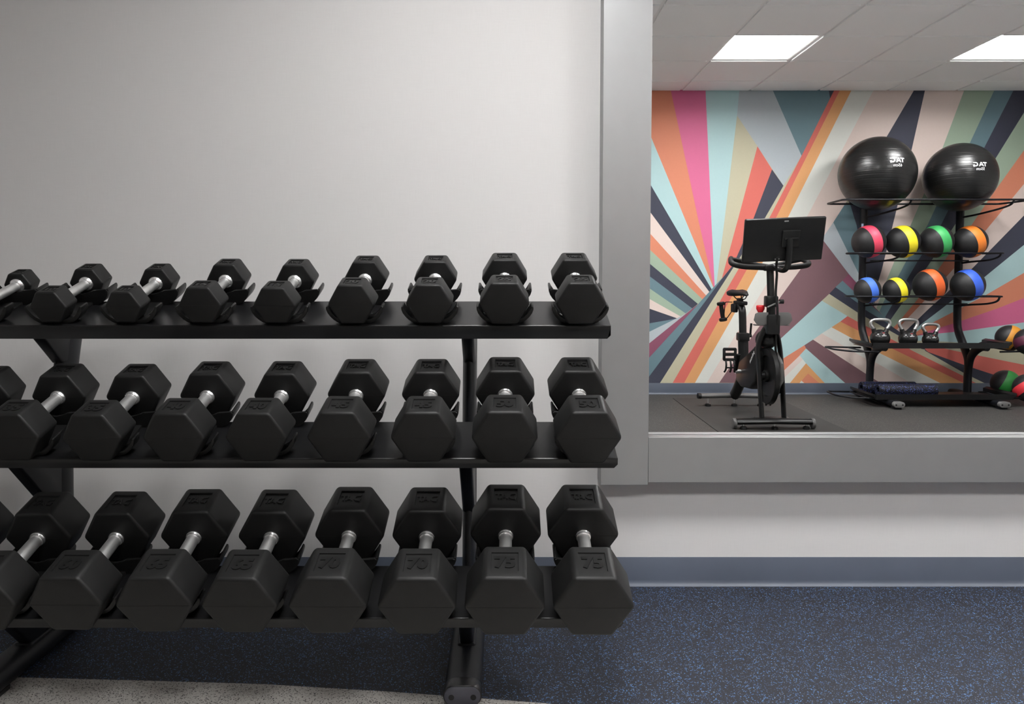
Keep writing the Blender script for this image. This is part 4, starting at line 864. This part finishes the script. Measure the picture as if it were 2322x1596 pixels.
# kettlebells
def kettlebell(x, y, z, r, hh, num, label):
    o = empty('kettlebell', (x, y, z)); tag(o, label, 'kettlebell', 'kettlebells on the storage rack')
    pr = [(0, 0), (r * .62, 0), (r * .72, .004)]
    c = r * .86
    for k in range(1, 15):
        a = math.asin(-.72) + (PI / 2 - math.asin(-.72)) * k / 14
        pr.append((r * math.cos(a) if k < 14 else 0, c + r * math.sin(a) * .96))
    part('body', 'kettle_vinyl', o, lambda bm: add_lathe(bm, pr, 'Z', 36), 60)
    w = r * 1.02; zt = hh - .012; zs = c + r * .70
    path = [(-r * .62, 0, zs + .016), (-w * .98, 0, zs + (zt - zs) * .62), (-w * .92, 0, zt - .010), (-w * .62, 0, zt), (0, 0, zt + .003), (w * .62, 0, zt), (w * .92, 0, zt - .010), (w * .98, 0, zs + (zt - zs) * .62), (r * .62, 0, zs + .016)]
    part('handle', 'kettle_steel', o, lambda bm: add_tube(bm, smooth_path(path, 5), .0135, 14, ry=.0135), 60)
    for s in (-1, 1): part('horn', 'kettle_vinyl', o, lambda bm: add_tube(bm, [(s * r * .50, 0, zs - .02), (s * r * .64, 0, zs + .006), (s * r * .735, 0, zs + (zt - zs) * .28)], [.026, .020, .0172], 14), 60)
    d = (0, .86, .50); rr = r * .985
    ang = [2 * PI * k / 24 for k in range(24)]
    bd = part('badge', 'bike_matt', o, lambda bm: add_decal_on_sphere(bm, [(0, 0)] + [(r * .42 * math.cos(a), r * .34 * math.sin(a)) for a in ang], [(0, 1 + k, 1 + (k + 1) % 24) for k in range(24)], rr * 1.012, d), None, (0, 0, c))
    def white(bm):
        V, F, tw, th = text_geo(num, r * .22, .0004); add_decal_on_sphere(bm, V, F, rr * 1.022, d, off=(0, -.002))
        V, F, tw, th = text_geo('POUNDS', r * .13, .0003); add_decal_on_sphere(bm, V, F, rr * 1.022, d, off=(0, -r * .17))
    part('printed_number', 'print_white', bd, white, None)
    def red(bm):
        V, F = logo_geo(r * .26, r * .09); add_decal_on_sphere(bm, V, F, rr * 1.022, d, off=(0, r * .17))
    part('printed_mark', 'print_red', bd, red, None)
KZ = .4805
kettlebell(3.150, -3.865, KZ, .079, .236, '15', 'largest kettlebell with a steel handle, beside the rack upright')
kettlebell(3.385, -3.865, KZ, .0745, .236, '15', 'middle kettlebell with a wide steel handle on the rack')
kettlebell(3.574, -3.865, KZ, .0645, .198, '8', 'smallest kettlebell with a steel handle on the rack')

# foam rollers
for x, y, L, lab in ((3.345, -3.79, .485, 'nearer speckled foam roller lying on the low shelf'), (3.265, -3.94, .46, 'foam roller behind another on the low shelf, against the upright')):
    rz = .0682
    bm = bmesh.new(); add_lathe(bm, [(.028, -L / 2 + .004), (.048, -L / 2), (.0525, -L / 2 + .005), (.0525, L / 2 - .005), (.048, L / 2), (.028, L / 2 - .004)], 'X', 32, cap=False); add_lathe(bm, [(.028, -L / 2 + .004), (.028, L / 2 - .004)], 'X', 32, cap=False)
    ro = link('foam_roller', to_mesh(bm, 'foam_roller', 'roller_foam', 40), None, (x, y, rz + .0525))
    tag(ro, lab, 'foam roller', 'foam rollers on the low shelf')
